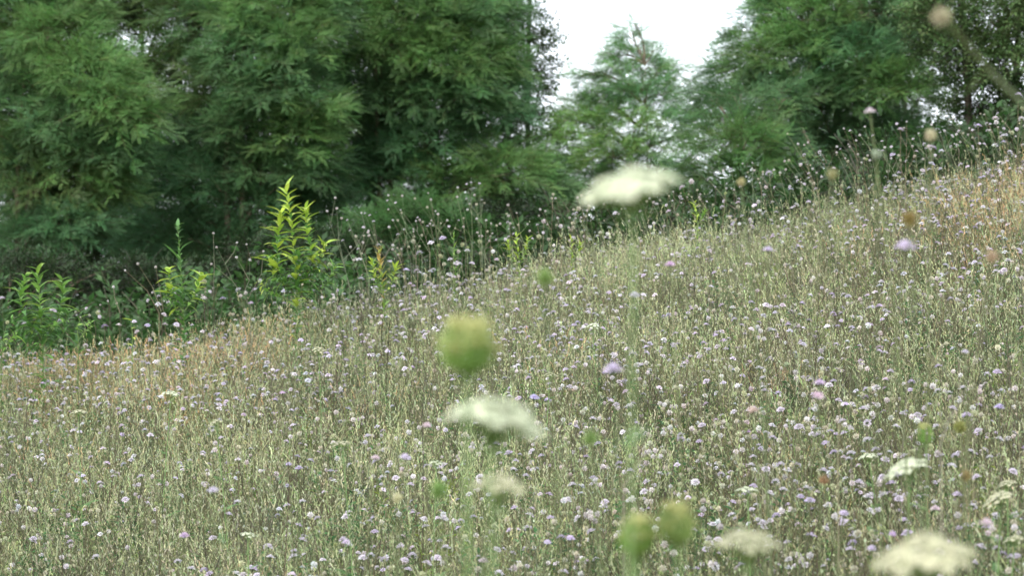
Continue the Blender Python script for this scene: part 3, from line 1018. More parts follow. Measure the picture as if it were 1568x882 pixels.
def single(px, py, wpx, D, hi, label, seed, colour=None, tilt=(0, -.3, .5)):
    p = at(px, py, D)
    root, m, dt, d = stem_to(p, jit((.14, .17, .08), .2, random.Random(seed)), seed=seed)
    base_w = .036 if hi < 4 else (.021 if hi < 8 else .014)
    hs = wpx / FPX * D / base_w
    hm = None
    if colour:
        hb = scab_head(seed, 'flower' if hi < 4 else 'seed')
        k = np.array(colour)
        cs = np.array(hb.c)
        if hi < 4:
            msk = cs[:, 2] > cs[:, 1]
            mean = cs[msk].mean(0)
            cs[msk] = cs[msk] / mean * k
        else:
            cs = cs / cs.mean(0) * k
        hb.c = [tuple(c) for c in cs]
        hm = hb.mesh('flower_head', M_PETAL)
    add_scabious(root, (0, 0, 0), 1, 0, hi, label, None, hm, m.mesh('stem', M_HERB), tip=d, hd=dt + Vector(tilt), hs=hs)


LIL, PNK, WHT = (.63, .56, .71), (.70, .58, .64), (.72, .70, .74)
singles = [
    (1385, 380, 42, 3.6, 0, 'blurred lilac-white scabious flower high on the right slope, below the brown ball', (.66, .58, .74)),
    (1176, 383, 20, 5.0, 0, 'lilac scabious flower on the upper slope midway between the high umbel and the brown ball', LIL),
    (1026, 406, 20, 5.0, 0, 'pink-lilac scabious flower just below and right of the high white umbel', (.68, .50, .70)),
    (972, 453, 20, 4.8, 1, 'whitish scabious flower to the upper right of the big green ball, under the high umbel', (.66, .62, .74)),
    (939, 568, 40, 3.5, 0, 'soft lilac scabious flower on a tall stem to the right of the big green ball', LIL),
    (1255, 588, 23, 4.6, 0, 'upper one of the two pink-lilac scabious flowers standing one above the other', (.68, .54, .72)),
    (1252, 608, 25, 4.4, 1, 'lower one of the two pink-lilac scabious flowers standing one above the other', (.74, .58, .68)),
    (1153, 630, 25, 4.2, 1, 'faded pinkish scabious flower with a tan underside left of the stacked pair', (.66, .52, .48)),
    (1292, 788, 20, 5.4, 3, 'round lilac scabious flower above the gap between the two bottom umbels', LIL),
    (1510, 803, 27, 4.0, 1, 'blurred pink scabious flower right of the large bottom umbel', PNK),
    (1530, 625, 22, 6.0, 3, 'ragged violet scabious flower near the right edge above the olive carrot bud', (.56, .50, .72)),
    (620, 702, 22, 5.0, 0, 'lilac scabious flower left of and below the middle umbel', LIL),
    (575, 703, 18, 5.4, 1, 'pinkish-white scabious flower left of the lilac one below the middle umbel', PNK),
    (654, 653, 18, 5.0, 1, 'small faded pink scabious flower at the left end of the middle umbel', PNK),
    (818, 610, 20, 6.4, 3, 'ragged pale violet scabious flower right above the middle umbel', (.58, .53, .76)),
    (838, 832, 16, 6.0, 3, 'lilac scabious flower left of the paired seed heads, the more violet of two', LIL),
    (873, 826, 19, 6.0, 0, 'lilac scabious flower just left of the lower bird-nest seed head', (.66, .57, .76)),
    (282, 822, 20, 6.2, 3, 'mauve scabious flower alone in the lower left with a reddish bit beside it', (.56, .44, .60)),
    (530, 832, 18, 6.0, 1, 'pale scabious flower low in the meadow between bottom left and centre', (.66, .58, .72)),
    (1240, 768, 20, 6.2, 3, 'violet scabious flower beside the small orange-brown ball', (.58, .51, .69)),
    (1226, 762, 16, 6.4, 3, 'smaller violet scabious flower touching the orange-brown ball from the left', (.58, .51, .69)),
    (1432, 780, 18, 5.6, 1, 'pink scabious flower above the large bottom umbel', PNK),
    (1335, 842, 20, 5.2, 0, 'lilac scabious flower touching the left end of the large bottom umbel', LIL),
    (1367, 820, 16, 5.4, 3, 'bright pinkish-violet scabious flower on the upper edge of the large bottom umbel', (.60, .46, .67)),
    (1332, 171, 22, 4.4, 2, 'white scabious flower high up, alone in front of the dark right-hand trees', (.76, .68, .72)),
    (740, 860, 18, 5.6, 1, 'dull pink scabious flower at the bottom below the small cream umbel', (.55, .47, .52)),
    (458, 718, 15, 7.0, 3, 'violet scabious flower in a small cluster on the left slope', (.57, .51, .69)),
    (442, 712, 12, 7.0, 3, 'smaller violet scabious flower leading a small cluster on the left slope', (.57, .51, .69)),
    (326, 752, 20, 4.8, 1, 'soft whitish-lilac scabious flower, out of focus, lower left slope', (.62, .58, .68)),
    (1478, 540, 16, 5.4, 0, 'pale lilac scabious flower on the right slope above the curved dry stem', (.64, .60, .68)),
]
for k, (px, py, w_, D, hi, lb, c) in enumerate(singles):
    single(px, py, w_, D, hi, lb, 300 + k, c)
seeds = [
    (835, 435, 30, 2.6, 'blurred bright green seed ball floating above right of the big green ball', (.22, .34, .10)),
    (672, 760, 30, 2.7, 'blurred fresh green seed ball left of the small cream umbel', (.20, .33, .10)),
    (905, 680, 26, 2.8, 'blurred green seed ball right of the middle umbel', (.20, .30, .10)),
    (1393, 343, 26, 3.0, 'blurred olive-brown seed ball over the lilac-white flower on the right slope', (.28, .22, .08)),
    (1274, 272, 18, 3.4, 'blurred olive seed ball at the ridge under the large right-hand tree', (.34, .34, .17)),
    (1342, 241, 16, 3.8, 'small blurred whitish-green head below the lone white flower at the right', (.40, .47, .35)),
    (1425, 213, 20, 3.6, 'blurred cream seed ball at the ridge before the sky hole on the right', (.55, .5, .34)),
    (1135, 283, 14, 4.2, 'small yellowish seed ball before the low bushy young tree', (.5, .46, .25)),
    (1262, 741, 17, 4.4, 'small orange-brown seed ball beside the violet flowers', (.32, .21, .12)),
    (1478, 734, 19, 4.4, 'small ochre seed ball right of the tilted umbel', (.32, .26, .12)),
    (1518, 398, 20, 3.4, 'blurred tan seed ball near the right edge of the upper slope', (.5, .38, .26)),
    (608, 768, 17, 4.6, 'cream oval seed head left of the small cream umbel', (.62, .6, .38)),
    (1340, 104 + 0, 1, 5.0, None, None),
    (1470, 661, 22, 5.0, 'olive-brown rolled carrot bud right of the fresh green one', (.26, .28, .09)),
    (1448, 33, 32, 2.3, 'blurred cream bud on a long stem in the top right corner', (.40, .37, .25)),
]
for k, q in enumerate(seeds):
    if q[4] is None:
        continue
    px, py, w_, D, lb, c = q
    if lb.startswith('blurred cream bud'):
        p = at(px, py, D)
        e = at(1640, 215, D - .1)
        low = Vector((e.x + .12, e.y, G(e.x + .12, e.y)))
        t = empty('scabious', low, lb, 'flower')
        m = MB()
        pts = [Vector((0, 0, -.03)), (e - low) * .5 + Vector((.05, 0, 0)), e - low, at(1568, 160, D - .05) - low, at(1515, 108, D) - low, at(1468, 52, D) - low, p - low]
        m.tube(pts, [.003, .0032, .003, .003, .0026, .002, .0022], (.075, .10, .035), 6)
        q1 = at(1500, 112, D) - low
        m.tube([q1, at(1496, 122, D) - low, at(1482, 140, D) - low], [.0018, .0016, .001], (.075, .10, .035), 4)
        obj('stem', m.mesh('stem', M_HERB), t)
        hb = scab_head(40, 'seed')
        cs = np.array(hb.c)
        hb.c = [tuple(v) for v in cs / cs.mean(0) * np.array(c)]
        h_ = obj('seed_head', hb.mesh('seed_head', M_PETAL), t)
        h_.location = p - low
        h_.rotation_euler = (0, R(-40), 0)
        s_ = w_ / FPX * D / .021
        h_.scale = (s_,) * 3
    else:
        single(px, py, w_, D, 4 + k % 4, lb, 400 + k, c)


# ------------------------------------------------------------------ wild carrots
def umbellet_mesh(seed, col, rad=.0075, n=20):
    r = random.Random(seed)
    m = MB()
    for i in range(8):
        a = i * .785
        e = Vector((math.cos(a) * rad * .7, math.sin(a) * rad * .7, rad * .7))
        m.tube([(0, 0, 0), e], [.0004, .0003], (.2, .28, .12), 3)
    for i in range(n):
        a = i * 2.4
        q = math.sqrt((i + .5) / n)
        c = Vector((math.cos(a) * rad * q, math.sin(a) * rad * q, rad * (1 - .35 * q * q) + r.uniform(-.0005, .0008)))
        s = .0019 * (1 + .5 * q)
        tl = Vector((math.cos(a) * q * .6, math.sin(a) * q * .6, 1)).normalized()
        t1 = tl.cross(Vector((1, 0, 0))).normalized()
        t2 = tl.cross(t1)
        o = r.uniform(0, 1)
        pts = [c + (math.cos(o + k * 1.2566) * t1 + math.sin(o + k * 1.2566) * t2) * s + tl * .0005 for k in range(5)]
        m.add([c - tl * .0004] + pts, [(0, 1, 2), (0, 2, 3), (0, 3, 4), (0, 4, 5), (0, 5, 1)], jit(col, .08, r))
    return m


UMB = [umbellet_mesh(i, (.70, .74, .58)).mesh('umbellet', M_PETAL) for i in range(3)]
UMBC = [umbellet_mesh(i + 5, (.62, .62, .45), .0068, 18).mesh('umbellet', M_PETAL) for i in range(3)]
GTIP = []
for i in range(3):
    r_ = random.Random(i)
    m = MB()
    for k in range(11):
        a = k * 2.4
        q = math.sqrt((k + .5) / 11)
        d = Vector((math.cos(a) * q * .8, math.sin(a) * q * .8, 1 - .3 * q))
        m.leaf(Vector((0, 0, 0)), d, d.cross(Vector((.2, .9, .1))), .0085 * r_.uniform(.8, 1.2), .0028, jit((.52, .53, .25), .2, r_), .25, 0, 1)
    GTIP.append(m.mesh('seed_cluster', M_PETAL))


def bracts(rad, n=9, col=(.22, .34, .13)):
    res = []
    for i in range(n):
        a = i * 6.283 / n
        d = Vector((math.cos(a), math.sin(a), -.25)).normalized()
        m = MB()
        p, e = d * .003, d * rad
        m.tube([p, p.lerp(e, .5), e + Vector((0, 0, -.004))], [.0008, .0006, .0003], col, 3)
        for s in (1, -1):
            q = p.lerp(e, .5)
            m.tube([q, q + (d * .6 + Vector((-d.y, d.x, 0)) * s * .5) * rad * .4], [.0005, .0003], col, 3)
        res.append(m)
    return res


def open_umbel(t, hub, axis, diam, dome, seed, nr=38, meshes=None, ray_col=(.26, .36, .14), cup=0.0, rise=.02):
    """rays spreading from HUB, each with its umbellet"""
    r = random.Random(seed)
    rot = Vector(axis).normalized().to_track_quat('Z', 'Y').to_matrix()
    Rr = diam / 2
    H = rise
    meshes = meshes or UMB
    for i in range(nr):
        q = math.sqrt((i + .6) / nr)
        a = i * 2.39996 + seed
        rr = Rr * q * r.uniform(.93, 1.06)
        z = H + dome * (1 - q * q) + cup * q * q + r.uniform(-.002, .002)
        e = Vector((math.cos(a) * rr, math.sin(a) * rr, z))
        mid = Vector((math.cos(a) * rr * .45, math.sin(a) * rr * .45, z * .62))
        m = MB()
        m.tube([rot @ Vector((0, 0, 0)), rot @ mid, rot @ e], [.0007, .0006, .0005], jit(ray_col, .12, r), 3)
        ro_ = obj('ray', m.mesh('ray', M_HERB), t)
        ro_.location = hub
        u_ = obj('umbellet', meshes[i % 3], t)
        u_.location = hub + rot @ e
        dn = rot @ Vector((math.cos(a) * q * .55, math.sin(a) * q * .55, 1))
        u_.rotation_euler = dn.to_track_quat('Z', 'Y').to_euler()
        s = r.uniform(.85, 1.15) * (diam / .08)
        u_.scale = (s, s, s)
    for m in bracts(Rr * .5):
        m.v = [tuple(rot @ Vector(v)) for v in m.v]
        b_ = obj('bract', m.mesh('bract', M_HERB), t)
        b_.location = hub


def nest(t, hub, axis, wid, hgt, seed, col_ray=(.21, .35, .08), nr=40, tips=None):
    """closed carrot head: rays rise, bulge and curve in to make a ball"""
    r = random.Random(seed)
    rot = Vector(axis).normalized().to_track_quat('Z', 'Y').to_matrix()
    for i in range(nr):
        a = i * 2.39996
        q = .25 + .75 * math.sqrt((i + .5) / nr)
        pts = []
        lenf = 1.03 - .3 * q * r.uniform(.2, 1.25)
        for k in range(5):
            tt = k / 4
            tb = .02 + .84 * tt
            bulge = 2 * math.sqrt(tb * (1 - tb)) * wid * .5 * q
            bulge *= min(1, tt * 4.5 + .04)
            pts.append(rot @ Vector((math.cos(a) * bulge, math.sin(a) * bulge, hgt * tt * lenf + r.uniform(-.001, .001))))
        m = MB()
        m.tube(pts, [.0010, .0010, .0009, .0008, .0007], jit(col_ray, .15, r), 4)
        ob = obj('ray', m.mesh('ray', M_HERB), t)
        ob.location = hub
        u_ = obj('seed_cluster', GTIP[i % 3], t)
        u_.location = hub + pts[-1] * .97
        dn = (pts[-1] - pts[-2]).normalized() + rot @ Vector((math.cos(a), math.sin(a), .6)) * .5
        u_.rotation_euler = dn.to_track_quat('Z', 'Y').to_euler()
        s = wid / .05 * r.uniform(.9, 1.2)
        u_.scale = (s, s, s)
        if i % 2 == 0 and q > .5:
            # clusters part-way down the flank
            u2 = obj('seed_cluster', GTIP[(i + 1) % 3], t)
            u2.location = hub + pts[2].lerp(pts[3], r.uniform(.2, 1.0))
            dn = rot @ Vector((math.cos(a), math.sin(a), .5))
            u2.rotation_euler = dn.to_track_quat('Z', 'Y').to_euler()
            u2.scale = (s, s, s)
    for m in bracts(wid * .42, 8, (.14, .24, .07)):
        m.v = [tuple(rot @ Vector(v)) for v in m.v]
        b_ = obj('bract', m.mesh('bract', M_HERB), t)
        b_.location = hub


def feather_leaf(r, base, d, ln, col):
    m = MB()
    d = Vector(d).normalized()
    s = d.cross(Vector((0, 0, 1))).normalized()
    n = 8
    pts = [base + d * ln * t - Vector((0, 0, 1)) * ln * .3 * t * t for t in [i / n for i in range(n + 1)]]
    m.tube(pts, [.0012] * (n + 1), col, 3)
    for i in range(1, n):
        for ss in (1, -1):
            l2 = ln * .32 * (1 - i / n * .7)
            dd = (d * .6 + s * ss)
            m.leaf(pts[i], dd, d, l2, l2 * .22, jit(col, .15, r), .1, .2, 1)
            m.leaf(pts[i] + dd * l2 * .4, dd + d, d, l2 * .5, l2 * .14, jit(col, .15, r), .1, .2, 1)
    return m


def carrot(kind, px, py, wpx, hpx, D, label, seed, axis=(0, -.15, 1), group=None, **kw):
    r = random.Random(seed)
    diam = wpx / FPX * D
    hh = hpx / FPX * D
    ax = Vector(axis).normalized()
    c = at(px, py, D)
    if kind == 'nest':
        diam *= 1.04
        hh *= .93
    hub = c - ax * (hh * .62 if kind == 'open' else hh * .5)
    root, m, dt, d = stem_to(hub, (.20, .31, .12), .0024, .0017, seed=seed, leaves=0, bow=.04)
    t = empty('wild_carrot', root, label, 'wild carrot', group)
    obj('stem', m.mesh('stem', M_HERB), t)
    for k in range(5):
        tt = (.3, .45, .6, .74, .86)[k]
        a = r.uniform(0, 6.283)
        lf = feather_leaf(r, d * tt, (math.cos(a), math.sin(a), .7), .12 - .018 * k, (.14, .26, .10))
        obj('leaf', lf.mesh('leaf', M_HERB), t)
    if kind == 'open':
        open_umbel(t, d, ax, diam * .95, hh * .55, seed, rise=max(hh * .3, diam * .1), **kw)
    else:
        nest(t, d, ax, diam * .95, hh * .95, seed, **kw)
    return t


carrot('open', 962, 287, 150, 56, 1.95, 'big white blurred umbel held highest, in front of the trees below the sky gap', 1, (-.24, -.12, 1))
carrot('nest', 716, 533, 92, 92, 1.80, 'large round green seed head, closed into a ball, left of centre', 2, (.03, 0, 1))
carrot('open', 760, 640, 148, 70, 1.95, 'wide white-green blurred umbel directly below the big green ball', 3, (.18, .05, 1), ray_col=(.15, .24, .08))
carrot('open', 763, 745, 82, 50, 2.30, 'small cream blurred umbel below the wide white-green one', 4, (.05, -.1, 1), meshes=UMBC, nr=26, cup=.004)
carrot('nest', 975, 822, 58, 72, 2.15, 'lower left one of the paired bird-nest seed heads near the bottom', 5, (.02, 0, 1))
carrot('nest', 1036, 803, 59, 70, 2.15, 'upper right one of the paired bird-nest seed heads near the bottom', 6, (-.04, 0, 1), col_ray=(.23, .34, .1))
carrot('open', 1145, 834, 98, 54, 2.35, 'ragged cream umbel at the bottom right of the paired seed heads', 7, (.06, -.1, 1), meshes=UMBC, nr=28, cup=.008)
carrot('open', 1415, 850, 150, 66, 2.20, 'largest cream umbel at the bottom right, cut by the frame', 8, (-.12, -.1, 1), meshes=UMBC, nr=42)
carrot('open', 1387, 717, 68, 26, 4.60, 'sharp tilted white umbel with a green underside on the right slope', 9, (-.42, .0, 1), nr=30)
carrot('nest', 1417, 665, 27, 36, 4.80, 'fresh green half-closed carrot bud above the tilted umbel', 10, (.0, 0, 1), nr=22, col_ray=(.2, .36, .08))
carrot('open', 1145, 752, 34, 9, 6.0, 'thin flat greenish-white umbel seen edge-on above the ragged bottom umbel', 11, (.02, .05, 1), nr=20)
carrot('open', 1540, 742, 30, 12, 6.0, 'narrow cream umbel near the right edge, upper of three', 12, (-.3, .0, 1), nr=20, meshes=UMBC)
carrot('open', 1528, 764, 50, 18, 5.6, 'cream umbel near the right edge rising to the right, middle of three', 13, (-.45, .0, 1), nr=24, meshes=UMBC)
carrot('open', 1552, 826, 32, 12, 5.4, 'cream umbel at the right edge, lowest of three', 14, (-.2, .0, 1), nr=20, meshes=UMBC)
carrot('open', 524, 680, 28, 10, 6.6, 'small yellow-green umbel on the slope left of the middle umbel', 15, (-.1, .05, 1), nr=18, meshes=UMBC)
carrot('open', 668, 710, 24, 8, 6.6, 'tiny pale umbel on the slope left of the small cream umbel', 16, (.0, .05, 1), nr=16)
carrot('open', 488, 536, 22, 12, 10.5, 'cream umbel half way up the left slope', 17, (.0, -.2, 1), nr=18, meshes=UMBC)
carrot('open', 262, 604, 28, 10, 8.8, 'flat pale umbel on the left slope below the rusty grass', 18, (.1, .0, 1), nr=18)
carrot('open', 120, 632, 26, 8, 8.6, 'flat cream umbel near the left edge of the slope', 19, (-.1, .0, 1), nr=18, meshes=UMBC)
carrot('open', 330, 648, 24, 8, 8.2, 'thin tilted cream umbel on the middle of the left slope', 20, (-.35, .0, 1), nr=16, meshes=UMBC)
carrot('open', 842, 574, 20, 9, 9.0, 'small pale umbel right of the big green ball', 21, (.0, -.1, 1), nr=16, meshes=UMBC)
carrot('open', 908, 500, 22, 12, 10.0, 'pale greenish umbel up the slope right of the big green ball', 22, (.0, -.2, 1), nr=16)
carrot('open', 1330, 700, 30, 10, 6.6, 'thin white umbel just left of the tilted one', 23, (-.15, .0, 1), nr=18)
carrot('open', 380, 820, 26, 8, 6.8, 'thin white umbel seen edge-on in the lower left', 24, (.12, .0, 1), nr=16)


# ------------------------------------------------------------------ tall leafy plants at the ridge
def lance_leaf(ln, wd, droop, fold, col, seed):
    """pointed leaf along +X with folded blade and drooping tip"""
    r = random.Random(seed)
    m = MB()
    n = 6
    vs_, fs_, cs = [], [], []
    for i in range(n + 1):
        t = i / n
        wv = wd * .5 * math.sin(math.pi * min(1, .06 + .94 * t) ** .8) + .0004
        z = -droop * ln * t * t
        xx = ln * t * (1 - .15 * droop * t)
        c = jit(col, .06, r)
        vs_ += [(xx, -wv, z + fold * wv), (xx, 0, z), (xx, wv, z + fold * wv)]
        cs += [c, tuple(v * 1.15 for v in c), c]
    for i in range(n):
        a = i * 3
        fs_ += [(a, a + 3, a + 4, a + 1), (a + 1, a + 4, a + 5, a + 2)]
    m.add(vs_, fs_, cs)
    return m


def leaf_set(cols, ln, wd, seed):
    return [lance_leaf(ln * (.85 + .1 * (k % 4)), wd * 1.25, .15 + .12 * (k % 3), .35, cols[k % len(cols)], seed + k).mesh('leaf', M_HERB, True) for k in range(6)]


YG = [(.40, .52, .07), (.32, .47, .07), (.44, .54, .09)]
GG = [(.12, .26, .07), (.14, .29, .07), (.10, .22, .07)]
MG = [(.17, .33, .07), (.2, .36, .08), (.24, .38, .07)]
RD = [(.46, .33, .10), (.42, .46, .10)]
SETS = {'yg': leaf_set(YG, .1, .021, 1), 'gg': leaf_set(GG, .09, .016, 20), 'mg': leaf_set(MG, .095, .018, 40), 'rd': leaf_set(RD, .07, .014, 60),
        'nn': leaf_set(GG, .04, .007, 80), 'bg': leaf_set(YG, .12, .034, 90)}


def leafy(label, D, stems, name='leafy_plant', seed=0, cat='plant'):
    """stems: list of (pixel path from base up, leaf set bottom, leaf set top, leaf count, leaf size, top size)"""
    r = random.Random(seed)
    b0 = at(*stems[0][0][0], D)
    base = Vector((b0.x, b0.y, G(b0.x, b0.y)))
    t = empty(name, base, label, cat)
    for path, s0, s1, n, z0, z1, elev in stems:
        pts = [at(px, py, D + (dz_[0] if dz_ else 0)) - base for px, py, *dz_ in path]
        if path is stems[0][0]:
            pts = [Vector((0, 0, -.03))] + pts
        m = MB()
        k = len(pts)
        m.tube(pts, [.004 * (1 - .7 * i / (k - 1)) for i in range(k)], (.16, .24, .08), 5)
        obj('stem', m.mesh('stem', M_HERB, True), t)
        seg = [(pts[i + 1] - pts[i]).length for i in range(k - 1)]
        tot = sum(seg)
        n = int(n * 1.5)
        for i in range(n):
            q = (i + .7) / n
            s = (.12 + .88 * q) * tot
            j = 0
            while j < k - 2 and s > seg[j]:
                s -= seg[j]
                j += 1
            p = pts[j].lerp(pts[j + 1], min(1, s / seg[j]))
            ax = (pts[j + 1] - pts[j]).normalized()
            a = i * 2.4 + r.uniform(-.3, .3)
            el = elev * .75 + .45 * q * q + r.uniform(-.35, .3)
            side = ax.cross(Vector((math.cos(a), math.sin(a), 0))).normalized()
            outw = side.cross(ax).normalized()
            dd = outw * math.cos(el) + ax * math.sin(el)
            st = SETS[s1] if r.random() < q else SETS[s0]
            o = obj('leaf', st[r.randrange(6)], t)
            xax = dd.normalized()
            yax = ax.cross(xax).normalized()
            if yax.length < .1:
                yax = Vector((0, 1, 0))
            zax = xax.cross(yax)
            o.matrix_parent_inverse = Matrix.Identity(4)
            o.rotation_euler = Matrix((xax, yax, zax)).transposed().to_euler()
            o.location = p
            sc_ = (z0 + (z1 - z0) * q) * r.uniform(.7, 1.3)
            o.scale = (sc_,) * 3
    return t


leafy('tallest bright yellow-green leafy plant at the ridge before the dark trees', 13.6,
      [([(455, 470), (452, 400), (446, 340), (438, 290)], 'gg', 'yg', 62, 1.25, .95, .55),
       ([(458, 455), (480, 400), (470, 350), (468, 318)], 'gg', 'yg', 44, 1.1, .9, .5),
       ([(450, 450), (425, 410), (425, 370), (430, 325)], 'gg', 'yg', 40, 1.1, .9, .5),
       ([(462, 440), (490, 400), (500, 372)], 'gg', 'yg', 20, 1.1, 1.0, .4),
       ([(450, 445), (420, 425), (412, 392)], 'mg', 'yg', 14, 1.0, .9, .4),
       ([(465, 455), (500, 435), (515, 405)], 'gg', 'mg', 18, 1.0, .8, .4),
       ([(445, 462), (410, 445), (398, 430)], 'mg', 'yg', 12, .9, .7, .3),
       ([(455, 460), (462, 430), (458, 390)], 'gg', 'gg', 26, 1.3, 1.0, .3)], seed=1)
leafy('slim plant with a narrow green spike between yellow side shoots, at the left ridge', 13.4,
      [([(282, 505), (279, 450), (276, 395), (272, 345)], 'gg', 'nn', 74, 1.35, 1.15, .6),
       ([(282, 480), (262, 450), (258, 412)], 'gg', 'bg', 20, .85, .7, .4),
       ([(284, 475), (298, 452), (308, 420)], 'mg', 'bg', 16, .85, .8, .45),
       ([(282, 490), (266, 470), (252, 445)], 'mg', 'mg', 12, .7, .6, .4)], seed=2)
leafy('broad fanned green plant at the far left of the ridge', 13.2,
      [([(66, 565), (63, 500), (60, 450), (57, 412)], 'gg', 'mg', 54, 1.6, 1.0, .45),
       ([(66, 530), (40, 490), (30, 455), (40, 420)], 'gg', 'mg', 36, 1.4, 1.0, .35),
       ([(66, 530), (88, 490), (96, 455), (95, 428)], 'gg', 'mg', 34, 1.4, 1.0, .35),
       ([(64, 545), (30, 515), (18, 488)], 'gg', 'gg', 22, 1.0, .8, .4),
       ([(68, 540), (96, 510), (104, 478)], 'gg', 'gg', 20, 1.0, .8, .4)], seed=3)
leafy('small plant with a reddish-yellow tip, right of the tallest yellow-green plant', 13.6,
      [([(588, 455), (584, 420), (579, 380)], 'mg', 'rd', 46, .85, .75, .75),
       ([(590, 450), (602, 428), (606, 408)], 'mg', 'yg', 16, .7, .6, .6),
       ([(586, 450), (574, 425), (570, 400)], 'mg', 'yg', 16, .7, .6, .7)], seed=4)
leafy('tiny yellow-green seedling in the rusty grass, between the two leftmost plants', 13.2,
      [([(203, 512), (201, 498), (202, 487)], 'bg', 'bg', 9, .55, .5, .2)], seed=5)
leafy('low green sprout group right beside the far left leafy plant', 13.1,
      [([(120, 520), (118, 500), (126, 484)], 'mg', 'mg', 18, .7, .6, .3), ([(122, 518), (138, 500), (140, 492)], 'mg', 'mg', 12, .6, .5, .3)], seed=6)
leafy('arching green leaves at the very left frame edge below the trees', 13.0,
      [([(2, 545), (6, 515), (10, 500)], 'mg', 'gg', 18, .9, .8, .25), ([(4, 540), (16, 520), (24, 512)], 'mg', 'mg', 10, .8, .7, .2)], seed=7)
leafy('soft yellow-green herb before the dark thorny shrub', 14.4,
      [([(795, 410), (793, 385), (790, 360)], 'mg', 'yg', 36, .55, .45, .7), ([(796, 405), (805, 385), (808, 366)], 'mg', 'yg', 20, .5, .4, .7), ([(793, 405), (780, 388), (778, 370)], 'mg', 'yg', 20, .5, .4, .7)], seed=8)
leafy('pale green herb left of the soft yellow-green one at the ridge', 14.4,
      [([(697, 415), (696, 385), (694, 358)], 'gg', 'mg', 40, .6, .45, .8)], seed=9)
leafy('pale yellow herb right of the soft yellow-green one at the ridge', 14.4,
      [([(876, 400), (875, 380), (874, 364)], 'mg', 'yg', 28, .5, .4, .7), ([(878, 400), (886, 384), (888, 372)], 'mg', 'yg', 14, .5, .4, .7)], seed=10)
leafy('yellowish herb at the ridge right of the high white umbel', 14.2,
      [([(1068, 345), (1066, 325), (1064, 310)], 'mg', 'yg', 30, .55, .4, .7), ([(1070, 342), (1076, 330), (1080, 322)], 'mg', 'mg', 14, .5, .4, .7)], seed=11)


# ------------------------------------------------------------------ bare branched plants and leaning wiry stems at the ridge
def branched(label, D, stems, col, seed, name='dry_branched_plant', tipk=(5, 7), rs=.0022, cat='dry plant', group=None):
    r = random.Random(seed)
    b0 = at(*stems[0][0], D)
    base = Vector((b0.x, b0.y, G(b0.x, b0.y)))
    t = empty(name, base, label, cat, group)
    for path in stems:
        pts = [at(px, py, D) + Vector((0, r.uniform(-.05, .05), 0)) - base for px, py in path]
        if path is stems[0]:
            pts = [Vector((0, 0, -.03))] + pts
        m = MB()
        m.tube(pts, [rs * (1 - .5 * i / (len(pts) - 1)) for i in range(len(pts))], jit(col, .15, r), 4)
        obj('stem', m.mesh('stem', M_HERB), t)
        h_ = obj('seed_head', HME[r.choice(tipk)], t)
        h_.location = pts[-1]
        h_.rotation_euler = (pts[-1] - pts[-2]).to_track_quat('Z', 'Y').to_euler()
        s = r.uniform(.55, .9)
        h_.scale = (s,) * 3
    return t


branched('bare branched plant with pale seed heads left of the tallest yellow-green plant', 13.5,
         [[(385, 470), (355, 430), (345, 405), (333, 380)], [(355, 430), (325, 405)], [(372, 455), (382, 430), (384, 400)], [(382, 430), (362, 395)], [(384, 400), (378, 375)],
          [(345, 405), (358, 385), (362, 372)], [(376, 462), (400, 420), (402, 385)], [(327, 460), (328, 410), (326, 358)]], (.17, .17, .12), 1)
branched('bare branched stem with white heads right of the tallest yellow-green plant', 13.5,
         [[(535, 440), (520, 385), (507, 345), (514, 305)], [(507, 345), (502, 325)], [(516, 372), (524, 345), (524, 336)], [(535, 440), (520, 370), (516, 321)], [(524, 400), (545, 378), (560, 350), (553, 326)]], (.17, .19, .13), 2)
branched('thin leaning stalks rising left from the rusty grass before the dark shade', 13.3,
         [[(245, 480), (225, 445), (193, 415)], [(248, 478), (232, 440), (212, 405)], [(250, 476), (243, 440), (238, 410)], [(185, 480), (175, 455), (172, 440)]], (.2, .18, .12), 3)
rl = random.Random(5)
zn = [(620, 740, 385, 85, 22, 'leaning wiry seed stalks in front of the soft green shrub'), (520, 640, 425, 85, 16, 'leaning wiry seed stalks right of the tallest yellow-green plant'),
      (740, 900, 385, 75, 24, 'leaning wiry seed stalks before the very dark thorny shrub'), (1050, 1240, 330, 65, 22, 'wiry seed stalks in front of the low bushy young tree'),
      (1240, 1420, 290, 90, 26, 'wiry seed stalks under the large right-hand tree'), (1420, 1568, 255, 75, 20, 'wiry seed stalks beneath the corner oak'),
      (900, 1050, 360, 70, 16, 'wiry seed stalks under the high white umbel'), (130, 330, 490, 45, 14, 'dark dry stalks in the rusty grass at the left ridge')]
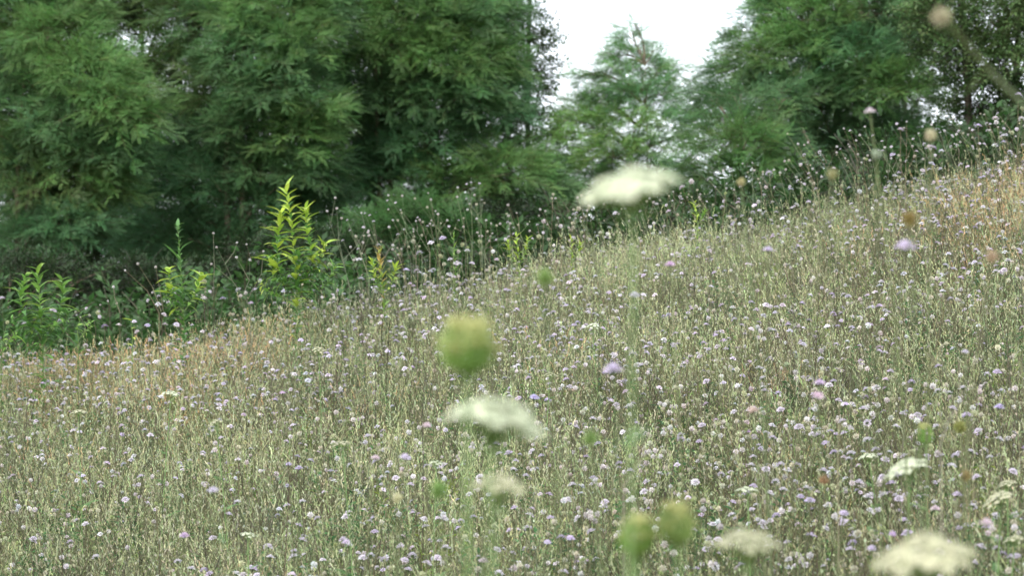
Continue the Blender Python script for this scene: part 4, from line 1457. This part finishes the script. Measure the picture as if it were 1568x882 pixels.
for x0, x1, yb, hh, nn, lb in zn:
    for k in range(nn):
        px = rl.uniform(x0, x1)
        yy = yb + (px - (x0 + x1) / 2) * -.2 + rl.uniform(-6, 10)
        h_ = hh * rl.uniform(.45, 1.12)
        ln = h_ * rl.uniform(-.05, .75)
        D = rl.uniform(14.0, 15.2)
        path = [(px, yy), (px - ln * .45, yy - h_ * .5), (px - ln, yy - h_)]
        sts = [path]
        for b in range(rl.choice((0, 1, 2, 2))):
            t_ = rl.uniform(.3, .6)
            q = (px - ln * .9 * t_, yy - h_ * t_)
            e = (q[0] + rl.uniform(-18, 14), q[1] - h_ * rl.uniform(.2, .4))
            sts.append([q, ((q[0] + e[0]) / 2 + 1, (q[1] + e[1]) / 2), e])
        look = ('short ' if h_ < hh * .62 else ('tall ' if h_ > hh * .95 else '')) + ('upright ' if ln < h_ * .2 else ('strongly leaning ' if ln > h_ * .5 else 'slightly leaning ')) + ('forked ' if len(sts) > 1 else 'single ')
        c = (.1, .075, .055) if lb.startswith('dark') else rl.choice([(.26, .29, .18), (.2, .25, .13), (.24, .2, .14)])
        branched(look + lb.replace('leaning ', '', 1).replace('wiry ', '').replace('stalks', 'stalk', 1), D, sts, c, k + int(px), name='seed_stalk', tipk=(4, 5, 7, 1), rs=.0015, cat='seed stalk', group=look + lb.replace('leaning ', '', 1).replace('wiry ', ''))

# longer single stems crossing the middle distance
def stalk(label, pts, D, col, rad, seed):
    r = random.Random(seed)
    b0 = at(*pts[0], D)
    base = Vector((b0.x, b0.y, G(b0.x, b0.y)))
    t = tag(None, None) if False else None
    m = MB()
    pp = [Vector((0, 0, -.02))] + [at(px, py, D) - base for px, py in pts]
    m.tube(pp, [rad * (1 - .6 * i / (len(pp) - 1)) for i in range(len(pp))], col, 5)
    for k in range(3):
        i = r.randrange(2, len(pp) - 1)
        d = Vector((r.uniform(-1, 1), 0, 1.1)).normalized()
        m.tube([pp[i], pp[i] + d * .06 * r.uniform(.6, 1.6)], [rad * .5, rad * .3], col, 4)
    o = obj('dry_stalk', m.mesh('dry_stalk', M_HERB))
    o.location = base
    tag(o, label, 'dry stalk')


stalk('dark thin stalk rising tall on the slope, above and left of the big green ball', [(575, 560), (555, 525), (553, 480), (551, 440)], 10.5, (.07, .06, .05), .0016, 1)
stalk('thin dark stalk on the slope left of the middle umbel', [(648, 700), (646, 640), (650, 590), (648, 540)], 7.8, (.08, .07, .055), .0015, 2)
stalk('whitish curved dry stalk crossing the slope on the right', [(1440, 680), (1455, 640), (1474, 612), (1470, 595), (1462, 585)], 4.2, (.30, .28, .22), .0014, 3)
stalk('pale dry stalk leaning left of the whitish curved one', [(1380, 720), (1385, 650), (1388, 600), (1402, 560)], 6.5, (.2, .19, .14), .0018, 4)
stalk('dark stalk in the lower middle left of the paired seed heads', [(880, 882), (893, 800), (895, 740), (892, 690)], 6.4, (.08, .08, .06), .0016, 5)
stalk('grey diagonal dry stalk above the paired seed heads', [(955, 745), (985, 700), (1010, 670), (1040, 640)], 4.6, (.28, .25, .2), .0018, 6)
stalk('dark red-brown stalk low in the left meadow', [(435, 880), (440, 810), (443, 740), (440, 690)], 6.6, (.1, .06, .05), .0016, 7)
stalk('light upright stalk left of the ragged bottom umbel, up the slope', [(1283, 700), (1284, 660), (1286, 620), (1282, 575)], 5.2, (.3, .28, .18), .0016, 8)
print('sprays', NS)
